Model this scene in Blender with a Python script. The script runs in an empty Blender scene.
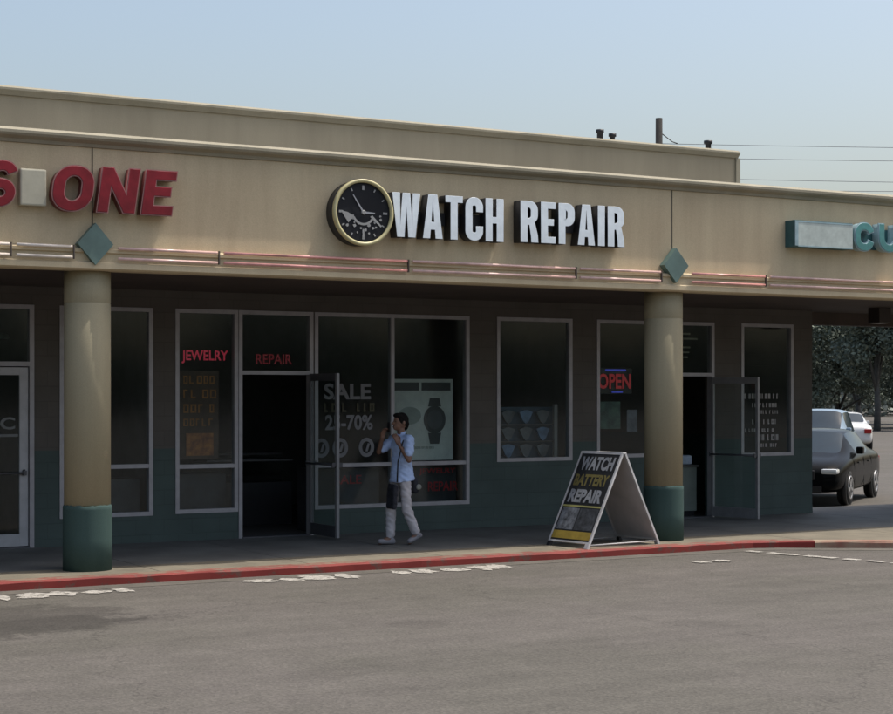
import bpy, bmesh, math, random
from mathutils import Vector, Matrix, noise as mnoise
R = math.radians
random.seed(7)
S = bpy.context.scene
COL = S.collection

# ------------------------------------------------------------------ camera
cd = bpy.data.cameras.new('camera'); cam = bpy.data.objects.new('camera', cd); COL.objects.link(cam)
cam.location = (0, 0, 2.1); cam.rotation_euler = (R(90), 0, R(-29.5))
cd.sensor_width = 36; cd.lens = 68.53; cd.shift_y = 0.0414; cd.clip_end = 5000; cd.clip_start = .1
S.camera = cam
# ------------------------------------------------------------------ light
SUN = Vector((0.42, -0.115, 1.0)).normalized()
w = bpy.data.worlds.new('World'); S.world = w; w.use_nodes = True
nt = w.node_tree; bgn = nt.nodes['Background']
sky = nt.nodes.new('ShaderNodeTexSky'); sky.sky_type = 'NISHITA'; sky.sun_disc = False
sky.sun_elevation = math.asin(SUN.z); sky.sun_rotation = math.atan2(SUN.x, SUN.y)
sky.altitude = 50; sky.air_density = 1.25; sky.dust_density = 5.2; sky.ozone_density = .8
nt.links.new(sky.outputs[0], bgn.inputs[0]); bgn.inputs[1].default_value = 0.138
ld = bpy.data.lights.new('sun', 'SUN'); ld.energy = 2.8; ld.angle = R(0.5); ld.color = (1, .95, .88)
lo = bpy.data.objects.new('sun', ld); COL.objects.link(lo); lo.rotation_euler = SUN.to_track_quat('Z', 'Y').to_euler()
lo.location = (10, 0, 30)
S.view_settings.view_transform = 'Standard'; S.view_settings.look = 'None'
S.view_settings.exposure = 0.45; S.view_settings.gamma = 1; S.view_settings.use_curve_mapping = False

# ------------------------------------------------------------------ materials
MATS = {}
def mat(name, col, rough=.7, var=.12, scale=3., bump=0., bscale=60., metal=0., fine=0., emis=None, estr=0., spec=.5, hue=None, coat=0):
    """principled with large scale mottling (var), fine speckle (fine) and bump"""
    if name in MATS: return MATS[name]
    m = bpy.data.materials.new(name); m.use_nodes = True; N = m.node_tree.nodes; L = m.node_tree.links
    b = N['Principled BSDF']; b.inputs['Roughness'].default_value = rough; b.inputs['Metallic'].default_value = metal
    b.inputs['Specular IOR Level'].default_value = spec
    if coat: b.inputs['Coat Weight'].default_value = coat
    tc = N.new('ShaderNodeTexCoord'); 
    n1 = N.new('ShaderNodeTexNoise'); n1.inputs['Scale'].default_value = scale; n1.inputs['Detail'].default_value = 8; n1.inputs['Roughness'].default_value = .65
    L.new(tc.outputs['Object'], n1.inputs['Vector'])
    mx = N.new('ShaderNodeMix'); mx.data_type = 'RGBA'
    c2 = hue if hue else tuple(max(0, c * (1 - var * 1.6)) for c in col)
    c1 = tuple(min(1, c * (1 + var)) for c in col)
    mx.inputs[6].default_value = (*c1, 1); mx.inputs[7].default_value = (*c2, 1)
    rp = N.new('ShaderNodeMapRange'); rp.inputs[1].default_value = .35; rp.inputs[2].default_value = .68
    L.new(n1.outputs[0], rp.inputs[0]); L.new(rp.outputs[0], mx.inputs[0])
    out = mx.outputs[2]
    if fine:
        n2 = N.new('ShaderNodeTexNoise'); n2.inputs['Scale'].default_value = bscale; n2.inputs['Detail'].default_value = 4
        L.new(tc.outputs['Object'], n2.inputs['Vector'])
        r2 = N.new('ShaderNodeMapRange'); r2.inputs[1].default_value = .3; r2.inputs[2].default_value = .7; r2.inputs[3].default_value = 1 - fine; r2.inputs[4].default_value = 1 + fine
        L.new(n2.outputs[0], r2.inputs[0])
        hs = N.new('ShaderNodeVectorMath'); hs.operation = 'SCALE'; L.new(out, hs.inputs[0]); L.new(r2.outputs[0], hs.inputs['Scale']); out = hs.outputs[0]
    L.new(out, b.inputs['Base Color'])
    if bump:
        n3 = N.new('ShaderNodeTexNoise'); n3.inputs['Scale'].default_value = bscale; n3.inputs['Detail'].default_value = 5
        L.new(tc.outputs['Object'], n3.inputs['Vector'])
        bp = N.new('ShaderNodeBump'); bp.inputs['Strength'].default_value = bump; bp.inputs['Distance'].default_value = .01
        L.new(n3.outputs[0], bp.inputs['Height']); L.new(bp.outputs[0], b.inputs['Normal'])
    if emis: b.inputs['Emission Color'].default_value = (*emis, 1); b.inputs['Emission Strength'].default_value = estr
    MATS[name] = m; return m

def glass(name, tint=(.55, .6, .6), rough=.0):
    m = bpy.data.materials.new(name); m.use_nodes = True; N = m.node_tree.nodes; L = m.node_tree.links
    N.remove(N['Principled BSDF']); o = N['Material Output']
    t = N.new('ShaderNodeBsdfTransparent'); t.inputs[0].default_value = (*tint, 1)
    g = N.new('ShaderNodeBsdfGlossy'); g.inputs['Roughness'].default_value = rough; g.inputs[0].default_value = (.9, .93, .95, 1)
    f = N.new('ShaderNodeFresnel'); f.inputs[0].default_value = 1.30
    tc = N.new('ShaderNodeTexCoord'); nz = N.new('ShaderNodeTexNoise'); nz.inputs['Scale'].default_value = 1.3
    bp = N.new('ShaderNodeBump'); bp.inputs['Strength'].default_value = .06; bp.inputs['Distance'].default_value = .02
    L.new(tc.outputs['Object'], nz.inputs['Vector']); L.new(nz.outputs[0], bp.inputs['Height']); L.new(bp.outputs[0], g.inputs['Normal'])
    gg = N.new('ShaderNodeNewGeometry'); io = N.new('ShaderNodeMapRange'); io.inputs[3].default_value = 1.40; io.inputs[4].default_value = 1 / 1.40
    L.new(gg.outputs['Backfacing'], io.inputs[0]); L.new(io.outputs[0], f.inputs[0])
    x = N.new('ShaderNodeMixShader'); L.new(f.outputs[0], x.inputs[0]); L.new(t.outputs[0], x.inputs[1]); L.new(g.outputs[0], x.inputs[2])
    L.new(x.outputs[0], o.inputs[0]); MATS[name] = m; return m

def asphalt():
    m = bpy.data.materials.new('asphalt'); m.use_nodes = True; N = m.node_tree.nodes; L = m.node_tree.links
    b = N['Principled BSDF']; b.inputs['Roughness'].default_value = .9; b.inputs['Specular IOR Level'].default_value = .25
    tc = N.new('ShaderNodeTexCoord')
    def noise(s, d, r=.6, vec=None):
        n = N.new('ShaderNodeTexNoise'); n.inputs['Scale'].default_value = s; n.inputs['Detail'].default_value = d; n.inputs['Roughness'].default_value = r
        L.new(vec or tc.outputs['Object'], n.inputs['Vector']); return n
    def rng(src, a, b_, c, d):
        r = N.new('ShaderNodeMapRange'); r.inputs[1].default_value = a; r.inputs[2].default_value = b_; r.inputs[3].default_value = c; r.inputs[4].default_value = d
        L.new(src, r.inputs[0]); return r.outputs[0]
    big = noise(.35, 6); mid = noise(2.2, 8, .7); fine = noise(38, 3, .7)
    vor = N.new('ShaderNodeTexVoronoi'); vor.inputs['Scale'].default_value = 45; L.new(tc.outputs['Object'], vor.inputs['Vector'])
    mx = N.new('ShaderNodeMix'); mx.data_type = 'RGBA'; mx.inputs[6].default_value = (.090, .084, .072, 1); mx.inputs[7].default_value = (.102, .093, .083, 1)
    L.new(rng(big.outputs[0], .4, .6, 0, 1), mx.inputs[0])
    mp = N.new('ShaderNodeMapping'); mp.inputs['Scale'].default_value = (.25, 2.2, 1); L.new(tc.outputs['Object'], mp.inputs[0])
    strk = noise(1.2, 6, .65, mp.outputs[0])
    def mul(a, f):
        v = N.new('ShaderNodeVectorMath'); v.operation = 'SCALE'; L.new(a, v.inputs[0]); L.new(f, v.inputs['Scale']); return v.outputs[0]
    c = mul(mx.outputs[2], rng(mid.outputs[0], .3, .7, .88, 1.1))
    c = mul(c, rng(strk.outputs[0], .35, .7, 1.06, .90))
    c = mul(c, rng(fine.outputs[0], .3, .7, .74, 1.26))
    c = mul(c, rng(vor.outputs['Color'], 0.0, 1.0, .82, 1.17))
    # pale worn stones and dark pock marks
    v2 = N.new('ShaderNodeTexVoronoi'); v2.inputs['Scale'].default_value = 7; L.new(tc.outputs['Object'], v2.inputs['Vector'])
    c = mul(c, rng(v2.outputs['Distance'], .04, .09, .62, 1))
    # cracks
    wv = noise(1.5, 4); ad = N.new('ShaderNodeVectorMath'); ad.operation = 'SCALE'; ad.inputs['Scale'].default_value = 1.2; L.new(wv.outputs['Color'], ad.inputs[0])
    ad2 = N.new('ShaderNodeVectorMath'); L.new(tc.outputs['Object'], ad2.inputs[0]); L.new(ad.outputs[0], ad2.inputs[1])
    vc = N.new('ShaderNodeTexVoronoi'); vc.feature = 'DISTANCE_TO_EDGE'; vc.inputs['Scale'].default_value = .17; L.new(ad2.outputs[0], vc.inputs['Vector'])
    c = mul(c, rng(vc.outputs['Distance'], .0, .003, .72, 1))
    wob = noise(1.7, 6, .7); wob2 = noise(9, 4, .7)
    def stain(cx, cy, sx, sy, dark, edge=.35):
        mp_ = N.new('ShaderNodeMapping'); mp_.vector_type = 'POINT'; mp_.inputs['Location'].default_value = (-cx / sx, -cy / sy, 0); mp_.inputs['Scale'].default_value = (1 / sx, 1 / sy, 0)
        L.new(tc.outputs['Object'], mp_.inputs[0]); ln = N.new('ShaderNodeVectorMath'); ln.operation = 'LENGTH'; L.new(mp_.outputs[0], ln.inputs[0])
        a1 = N.new('ShaderNodeMath'); a1.operation = 'MULTIPLY_ADD'; a1.inputs[1].default_value = 1.5; L.new(wob.outputs[0], a1.inputs[0]); L.new(ln.outputs['Value'], a1.inputs[2])
        a2 = N.new('ShaderNodeMath'); a2.operation = 'MULTIPLY_ADD'; a2.inputs[1].default_value = .5; L.new(wob2.outputs[0], a2.inputs[0]); L.new(a1.outputs[0], a2.inputs[2])
        return rng(a2.outputs[0], 2.0 - edge, 2.0, dark, 1)
    for a_ in ((3.7, 15.75, 1.9, 1.15, .66, .16), (4.5, 15.2, 1.1, .6, .84, .2), (9.6, 12.4, .5, .35, .88), (12.5, 14.6, .8, .3, .9), (7.4, 13.6, .35, .3, .86), (10.8, 16.4, .5, .2, .9), (5.8, 11.6, .7, .3, .9), (14.5, 14.2, .9, .35, .92)): c = mul(c, stain(*a_))
    # faint wheel tracks running along the shops
    spy = N.new('ShaderNodeSeparateXYZ'); L.new(tc.outputs['Object'], spy.inputs[0])
    for yy, ww in ((15.35, .35), (13.75, .35), (11.6, .4)):
        d_ = N.new('ShaderNodeMath'); d_.operation = 'SUBTRACT'; d_.inputs[1].default_value = yy; L.new(spy.outputs[1], d_.inputs[0])
        d2 = N.new('ShaderNodeMath'); d2.operation = 'ABSOLUTE'; L.new(d_.outputs[0], d2.inputs[0])
        d3 = N.new('ShaderNodeMath'); d3.operation = 'MULTIPLY_ADD'; d3.inputs[1].default_value = .5; L.new(wob.outputs[0], d3.inputs[0]); L.new(d2.outputs[0], d3.inputs[2])
        c = mul(c, rng(d3.outputs[0], .2, .2 + ww + .2, .93, 1))
    L.new(c, b.inputs['Base Color'])
    bp = N.new('ShaderNodeBump'); bp.inputs['Strength'].default_value = .35; bp.inputs['Distance'].default_value = .008
    L.new(vor.outputs['Distance'], bp.inputs['Height']); L.new(bp.outputs[0], b.inputs['Normal'])
    return m

def wall_mat():
    """painted block wall: teal dado below 1.36 m, taupe above, faint block courses"""
    m = bpy.data.materials.new('painted_block'); m.use_nodes = True; N = m.node_tree.nodes; L = m.node_tree.links
    b = N['Principled BSDF']; b.inputs['Roughness'].default_value = .75
    tc = N.new('ShaderNodeTexCoord'); sp = N.new('ShaderNodeSeparateXYZ'); L.new(tc.outputs['Object'], sp.inputs[0])
    nz = N.new('ShaderNodeTexNoise'); nz.inputs['Scale'].default_value = 2; nz.inputs['Detail'].default_value = 8; L.new(tc.outputs['Object'], nz.inputs['Vector'])
    gt = N.new('ShaderNodeMath'); gt.operation = 'GREATER_THAN'; gt.inputs[1].default_value = 1.36; L.new(sp.outputs[2], gt.inputs[0])
    mx = N.new('ShaderNodeMix'); mx.data_type = 'RGBA'; mx.inputs[6].default_value = (.060, .086, .079, 1); mx.inputs[7].default_value = (.100, .088, .077, 1)
    L.new(gt.outputs[0], mx.inputs[0])
    cb = N.new('ShaderNodeCombineXYZ'); L.new(sp.outputs[0], cb.inputs[0]); L.new(sp.outputs[2], cb.inputs[1])
    br = N.new('ShaderNodeTexBrick'); br.inputs['Scale'].default_value = 1; br.inputs['Brick Width'].default_value = .4; br.inputs['Row Height'].default_value = .2
    br.inputs['Mortar Size'].default_value = .006; br.inputs['Color1'].default_value = (1, 1, 1, 1); br.inputs['Color2'].default_value = (.93, .93, .93, 1); br.inputs['Mortar'].default_value = (.84, .84, .84, 1)
    L.new(cb.outputs[0], br.inputs['Vector'])
    r = N.new('ShaderNodeMapRange'); r.inputs[1].default_value = .3; r.inputs[2].default_value = .7; r.inputs[3].default_value = .86; r.inputs[4].default_value = 1.1; L.new(nz.outputs[0], r.inputs[0])
    v = N.new('ShaderNodeVectorMath'); v.operation = 'MULTIPLY'; L.new(mx.outputs[2], v.inputs[0]); L.new(br.outputs[0], v.inputs[1])
    v2 = N.new('ShaderNodeVectorMath'); v2.operation = 'SCALE'; L.new(v.outputs[0], v2.inputs[0]); L.new(r.outputs[0], v2.inputs['Scale'])
    L.new(v2.outputs[0], b.inputs['Base Color'])
    bp = N.new('ShaderNodeBump'); bp.inputs['Strength'].default_value = .4; bp.inputs['Distance'].default_value = .006; bp.invert = True
    L.new(br.outputs['Fac'], bp.inputs['Height']); L.new(bp.outputs[0], b.inputs['Normal'])
    return m

def stucco_mat(name, col, stain=(.20, .165, .12)):
    """stucco with vertical rain streaks and blotches"""
    m = bpy.data.materials.new(name); m.use_nodes = True; N = m.node_tree.nodes; L = m.node_tree.links
    b = N['Principled BSDF']; b.inputs['Roughness'].default_value = .88; b.inputs['Specular IOR Level'].default_value = .2
    tc = N.new('ShaderNodeTexCoord')
    mp = N.new('ShaderNodeMapping'); mp.inputs['Scale'].default_value = (3.5, 3.5, .35); L.new(tc.outputs['Object'], mp.inputs[0])
    n1 = N.new('ShaderNodeTexNoise'); n1.inputs['Scale'].default_value = 1; n1.inputs['Detail'].default_value = 9; n1.inputs['Roughness'].default_value = .65; L.new(mp.outputs[0], n1.inputs['Vector'])
    n2 = N.new('ShaderNodeTexNoise'); n2.inputs['Scale'].default_value = .6; n2.inputs['Detail'].default_value = 7; L.new(tc.outputs['Object'], n2.inputs['Vector'])
    ad = N.new('ShaderNodeMath'); ad.operation = 'ADD'; L.new(n1.outputs[0], ad.inputs[0]); L.new(n2.outputs[0], ad.inputs[1])
    r = N.new('ShaderNodeMapRange'); r.inputs[1].default_value = .82; r.inputs[2].default_value = 1.32; L.new(ad.outputs[0], r.inputs[0])
    mx = N.new('ShaderNodeMix'); mx.data_type = 'RGBA'; mx.inputs[6].default_value = (*col, 1); mx.inputs[7].default_value = (*stain, 1); L.new(r.outputs[0], mx.inputs[0])
    n3 = N.new('ShaderNodeTexNoise'); n3.inputs['Scale'].default_value = 90; n3.inputs['Detail'].default_value = 4; L.new(tc.outputs['Object'], n3.inputs['Vector'])
    r3 = N.new('ShaderNodeMapRange'); r3.inputs[1].default_value = .3; r3.inputs[2].default_value = .7; r3.inputs[3].default_value = .93; r3.inputs[4].default_value = 1.07; L.new(n3.outputs[0], r3.inputs[0])
    v = N.new('ShaderNodeVectorMath'); v.operation = 'SCALE'; L.new(mx.outputs[2], v.inputs[0]); L.new(r3.outputs[0], v.inputs['Scale']); L.new(v.outputs[0], b.inputs['Base Color'])
    bp = N.new('ShaderNodeBump'); bp.inputs['Strength'].default_value = .25; bp.inputs['Distance'].default_value = .006
    L.new(n3.outputs[0], bp.inputs['Height']); L.new(bp.outputs[0], b.inputs['Normal'])
    MATS[name] = m; return m

def worn_mat(name, col, under, thr=.52, scale=9, rough=.75):
    """paint worn through in patches to what lies under it"""
    m = bpy.data.materials.new(name); m.use_nodes = True; N = m.node_tree.nodes; L = m.node_tree.links
    b = N['Principled BSDF']; b.inputs['Roughness'].default_value = rough
    tc = N.new('ShaderNodeTexCoord')
    n1 = N.new('ShaderNodeTexNoise'); n1.inputs['Scale'].default_value = scale; n1.inputs['Detail'].default_value = 9; n1.inputs['Roughness'].default_value = .7; L.new(tc.outputs['Object'], n1.inputs['Vector'])
    r = N.new('ShaderNodeMapRange'); r.inputs[1].default_value = thr - .03; r.inputs[2].default_value = thr + .03; L.new(n1.outputs[0], r.inputs[0])
    n2 = N.new('ShaderNodeTexNoise'); n2.inputs['Scale'].default_value = 1.1; n2.inputs['Detail'].default_value = 5; L.new(tc.outputs['Object'], n2.inputs['Vector'])
    mx = N.new('ShaderNodeMix'); mx.data_type = 'RGBA'; mx.inputs[6].default_value = (*col, 1); mx.inputs[7].default_value = (*under, 1); L.new(r.outputs[0], mx.inputs[0])
    r3 = N.new('ShaderNodeMapRange'); r3.inputs[1].default_value = .3; r3.inputs[2].default_value = .7; r3.inputs[3].default_value = .78; r3.inputs[4].default_value = 1.15; L.new(n2.outputs[0], r3.inputs[0])
    v = N.new('ShaderNodeVectorMath'); v.operation = 'SCALE'; L.new(mx.outputs[2], v.inputs[0]); L.new(r3.outputs[0], v.inputs['Scale']); L.new(v.outputs[0], b.inputs['Base Color'])
    MATS[name] = m; return m

M_ASPH = asphalt(); M_WALL = wall_mat()
M_STUC = stucco_mat('stucco_tan', (.57, .475, .315), (.46, .37, .245))
M_TRIM = stucco_mat('stucco_trim', (.33, .30, .225), (.25, .23, .17))
M_CAP = stucco_mat('parapet_stucco', (.38, .33, .235), (.30, .26, .185))
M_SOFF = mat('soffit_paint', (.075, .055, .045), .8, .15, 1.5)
M_COLU = stucco_mat('column_paint', (.345, .305, .205), (.275, .24, .16))
M_COLB = stucco_mat('column_teal', (.052, .088, .080), (.036, .066, .060))
M_ALU = mat('aluminium', (.36, .35, .37), .45, .08, 6, metal=.25)
M_ALUD = mat('aluminium_dark', (.10, .10, .11), .45, .08, 6, metal=.4)
M_GLASS = glass('window_glass', (.86, .90, .90), .075)
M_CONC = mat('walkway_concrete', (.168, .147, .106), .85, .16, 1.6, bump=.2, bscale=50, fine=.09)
M_WHITEP = bpy.data.materials.new('worn_road_paint'); M_WHITEP.use_nodes = True
_N = M_WHITEP.node_tree.nodes; _L = M_WHITEP.node_tree.links; _b = _N['Principled BSDF']; _b.inputs['Base Color'].default_value = (.40, .38, .34, 1); _b.inputs['Roughness'].default_value = .85
_tc = _N.new('ShaderNodeTexCoord'); _n = _N.new('ShaderNodeTexNoise'); _n.inputs['Scale'].default_value = 12; _n.inputs['Detail'].default_value = 10; _n.inputs['Roughness'].default_value = .78
_L.new(_tc.outputs['Object'], _n.inputs['Vector']); _r = _N.new('ShaderNodeMapRange'); _r.inputs[1].default_value = .50; _r.inputs[2].default_value = .62; _r.inputs[3].default_value = .9; _r.inputs[4].default_value = 0
_L.new(_n.outputs[0], _r.inputs[0]); _L.new(_r.outputs[0], _b.inputs['Alpha'])
M_KERB = mat('kerb_concrete', (.27, .215, .15), .85, .15, 2.5, bump=.2, bscale=40, fine=.1, hue=(.23, .085, .06))
M_RED = worn_mat('red_kerb_paint', (.20, .020, .014), (.12, .05, .036), .58, 5)
M_REDTOP = worn_mat('faded_kerb_paint', (.20, .062, .045), (.19, .135, .095), .50, 4)
M_BLACK = mat('black_metal', (.018, .018, .02), .5, .1)
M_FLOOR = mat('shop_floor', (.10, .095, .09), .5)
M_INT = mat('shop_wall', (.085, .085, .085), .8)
M_LETW = mat('white_acrylic', (.76, .83, .87), .35, .08, 4)
M_LETR = mat('red_acrylic', (.20, .012, .020), .5, .2, 4, spec=.25)
M_LETRS = mat('red_letter_return', (.16, .03, .03), .5, .2, 5)
M_LETRT = mat('red_letter_trim', (.30, .14, .13), .5, .2, 8)
M_TEAL = mat('teal_acrylic', (.045, .22, .22), .4, .15, 4)
M_TEALS = mat('teal_return', (.30, .42, .45), .5, .15, 5)
M_TEALD = mat('teal_metal_dark', (.03, .10, .11), .5, .15, 5)
M_DIA = mat('diamond_tile', (.11, .175, .155), .5, .12, 3)
M_LENS = mat('faded_sign_face', (.48, .54, .50), .45, .12, 5)
M_CREAM = mat('cream_panel', (.42, .40, .31), .6, .08, 5)
M_GOLD = mat('pale_gold', (.50, .45, .24), .45, .1, 7)
M_GOLDP = mat('gold_paint', (.34, .24, .04), .6, .15, 7)
M_NUM = mat('dial_marks', (.30, .30, .29), .5)

# ------------------------------------------------------------------ object helpers
def tag(o, label=None, cat=None, group=None, kind=None):
    if label: o['label'] = label
    if cat: o['category'] = cat
    if group: o['group'] = group
    if kind: o['kind'] = kind
    return o
def empty(name, loc=(0, 0, 0), rz=0, label=None, cat=None, group=None):
    o = bpy.data.objects.new(name, None); COL.objects.link(o); o.location = loc; o.rotation_euler = (0, 0, rz)
    o.empty_display_size = .2
    return tag(o, label, cat, group)
def link(name, me, mats, parent=None, smooth=False):
    if not isinstance(mats, (list, tuple)): mats = [mats]
    if len(me.materials) == 0:
        for m in mats: me.materials.append(m)
    o = bpy.data.objects.new(name, me); COL.objects.link(o)
    if parent: o.parent = parent
    if smooth:
        for p in me.polygons: p.use_smooth = True
    return o
class MB:
    def __init__(s): s.bm = bmesh.new(); s.mi = 0
    def face(s, vs):
        try:
            f = s.bm.faces.new(vs); f.material_index = s.mi; return f
        except ValueError: return None
    def box(s, x0, x1, y0, y1, z0, z1, bev=0, mtx=None):
        b2 = bmesh.new(); bmesh.ops.create_cube(b2, size=1)
        for v in b2.verts: v.co = Vector(((x0 + x1) / 2 + v.co.x * (x1 - x0), (y0 + y1) / 2 + v.co.y * (y1 - y0), (z0 + z1) / 2 + v.co.z * (z1 - z0)))
        if bev: bmesh.ops.bevel(b2, geom=b2.edges[:], offset=bev, segments=2, affect='EDGES', profile=.6)
        s.add(b2, mtx); return s
    def add(s, b2, mtx=None):
        mp = {}
        for v in b2.verts: mp[v] = s.bm.verts.new(mtx @ v.co if mtx else v.co)
        for f in b2.faces:
            g = s.bm.faces.new([mp[v] for v in f.verts]); g.material_index = s.mi; g.smooth = f.smooth
        b2.free()
    def prism_x(s, prof, x0, x1):          # prof: list of (y,z), extruded along X
        a = [s.bm.verts.new((x0, y, z)) for y, z in prof]; b = [s.bm.verts.new((x1, y, z)) for y, z in prof]
        n = len(prof)
        for i in range(n): s.face([a[i], b[i], b[(i + 1) % n], a[(i + 1) % n]])
        s.face(a); s.face(b[::-1]); return s
    def prism_z(s, pts, z0, z1):
        a = [s.bm.verts.new((x, y, z0)) for x, y in pts]; b = [s.bm.verts.new((x, y, z1)) for x, y in pts]
        n = len(pts)
        for i in range(n): s.face([a[i], a[(i + 1) % n], b[(i + 1) % n], b[i]])
        s.face(a[::-1]); s.face(b); return s
    def prism_y(s, pts, y0, y1):           # pts (x,z)
        a = [s.bm.verts.new((x, y0, z)) for x, z in pts]; b = [s.bm.verts.new((x, y1, z)) for x, z in pts]
        n = len(pts)
        for i in range(n): s.face([a[i], b[i], b[(i + 1) % n], a[(i + 1) % n]])
        s.face(a); s.face(b[::-1]); return s
    def lathe(s, prof, c=(0, 0, 0), n=48, axis='z'):
        rings = []
        for r, h in prof:
            ring = []
            for i in range(n):
                a = 2 * math.pi * i / n
                if axis == 'z': p = (c[0] + r * math.cos(a), c[1] + r * math.sin(a), c[2] + h)
                elif axis == 'y': p = (c[0] + r * math.cos(a), c[1] - h, c[2] + r * math.sin(a))
                else: p = (c[0] + h, c[1] + r * math.cos(a), c[2] + r * math.sin(a))
                ring.append(s.bm.verts.new(p))
            rings.append(ring)
        for k in range(len(rings) - 1):
            for i in range(n):
                f = s.face([rings[k][i], rings[k][(i + 1) % n], rings[k + 1][(i + 1) % n], rings[k + 1][i]])
                if f: f.smooth = True
        s.face(rings[0][::-1]); s.face(rings[-1]); return s
    def tube(s, pts, rad, n=8):
        pts = [Vector(p) for p in pts]; rings = []
        rads = rad if isinstance(rad, (list, tuple)) else [rad] * len(pts)
        for i, p in enumerate(pts):
            d = (pts[min(i + 1, len(pts) - 1)] - pts[max(i - 1, 0)]).normalized()
            up = Vector((0, 0, 1)) if abs(d.z) < .9 else Vector((1, 0, 0))
            a = d.cross(up).normalized(); b = d.cross(a).normalized()
            rings.append([s.bm.verts.new(p + (a * math.cos(t) + b * math.sin(t)) * rads[i]) for t in [2 * math.pi * j / n for j in range(n)]])
        for k in range(len(rings) - 1):
            for i in range(n):
                f = s.face([rings[k][i], rings[k][(i + 1) % n], rings[k + 1][(i + 1) % n], rings[k + 1][i]])
                if f: f.smooth = True
        s.face(rings[0][::-1]); s.face(rings[-1]); return s
    def build(s, name, mats, parent=None, smooth=False):
        bmesh.ops.recalc_face_normals(s.bm, faces=s.bm.faces[:])
        me = bpy.data.meshes.new(name); s.bm.to_mesh(me); s.bm.free()
        return link(name, me, mats, parent, smooth)
def bake(o):
    """replace a modified or curve object by its evaluated mesh"""
    dg = bpy.context.evaluated_depsgraph_get(); dg.update()
    me = bpy.data.meshes.new_from_object(o.evaluated_get(dg))
    d = o.data; bpy.data.objects.remove(o); return me

# ------------------------------------------------------------------ lettering
def arc(cx, cy, rx, ry, a0, a1, n=8):
    return [(cx + rx * math.cos(R(a0 + (a1 - a0) * i / n)), cy + ry * math.sin(R(a0 + (a1 - a0) * i / n))) for i in range(n + 1)]
def stroke(path, t):
    L_, R_ = [], []
    for i, p in enumerate(path):
        q0 = path[max(i - 1, 0)]; q1 = path[min(i + 1, len(path) - 1)]
        dx, dy = q1[0] - q0[0], q1[1] - q0[1]; l = math.hypot(dx, dy) or 1
        nx, ny = -dy / l * t / 2, dx / l * t / 2
        L_.append((p[0] + nx, p[1] + ny)); R_.append((p[0] - nx, p[1] - ny))
    return L_ + R_[::-1]
def rrect(x0, y0, x1, y1, r, n=6):
    return arc(x1 - r, y1 - r, r, r, 0, 90, n) + arc(x0 + r, y1 - r, r, r, 90, 180, n) + arc(x0 + r, y0 + r, r, r, 180, 270, n) + arc(x1 - r, y0 + r, r, r, 270, 360, n)
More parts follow.
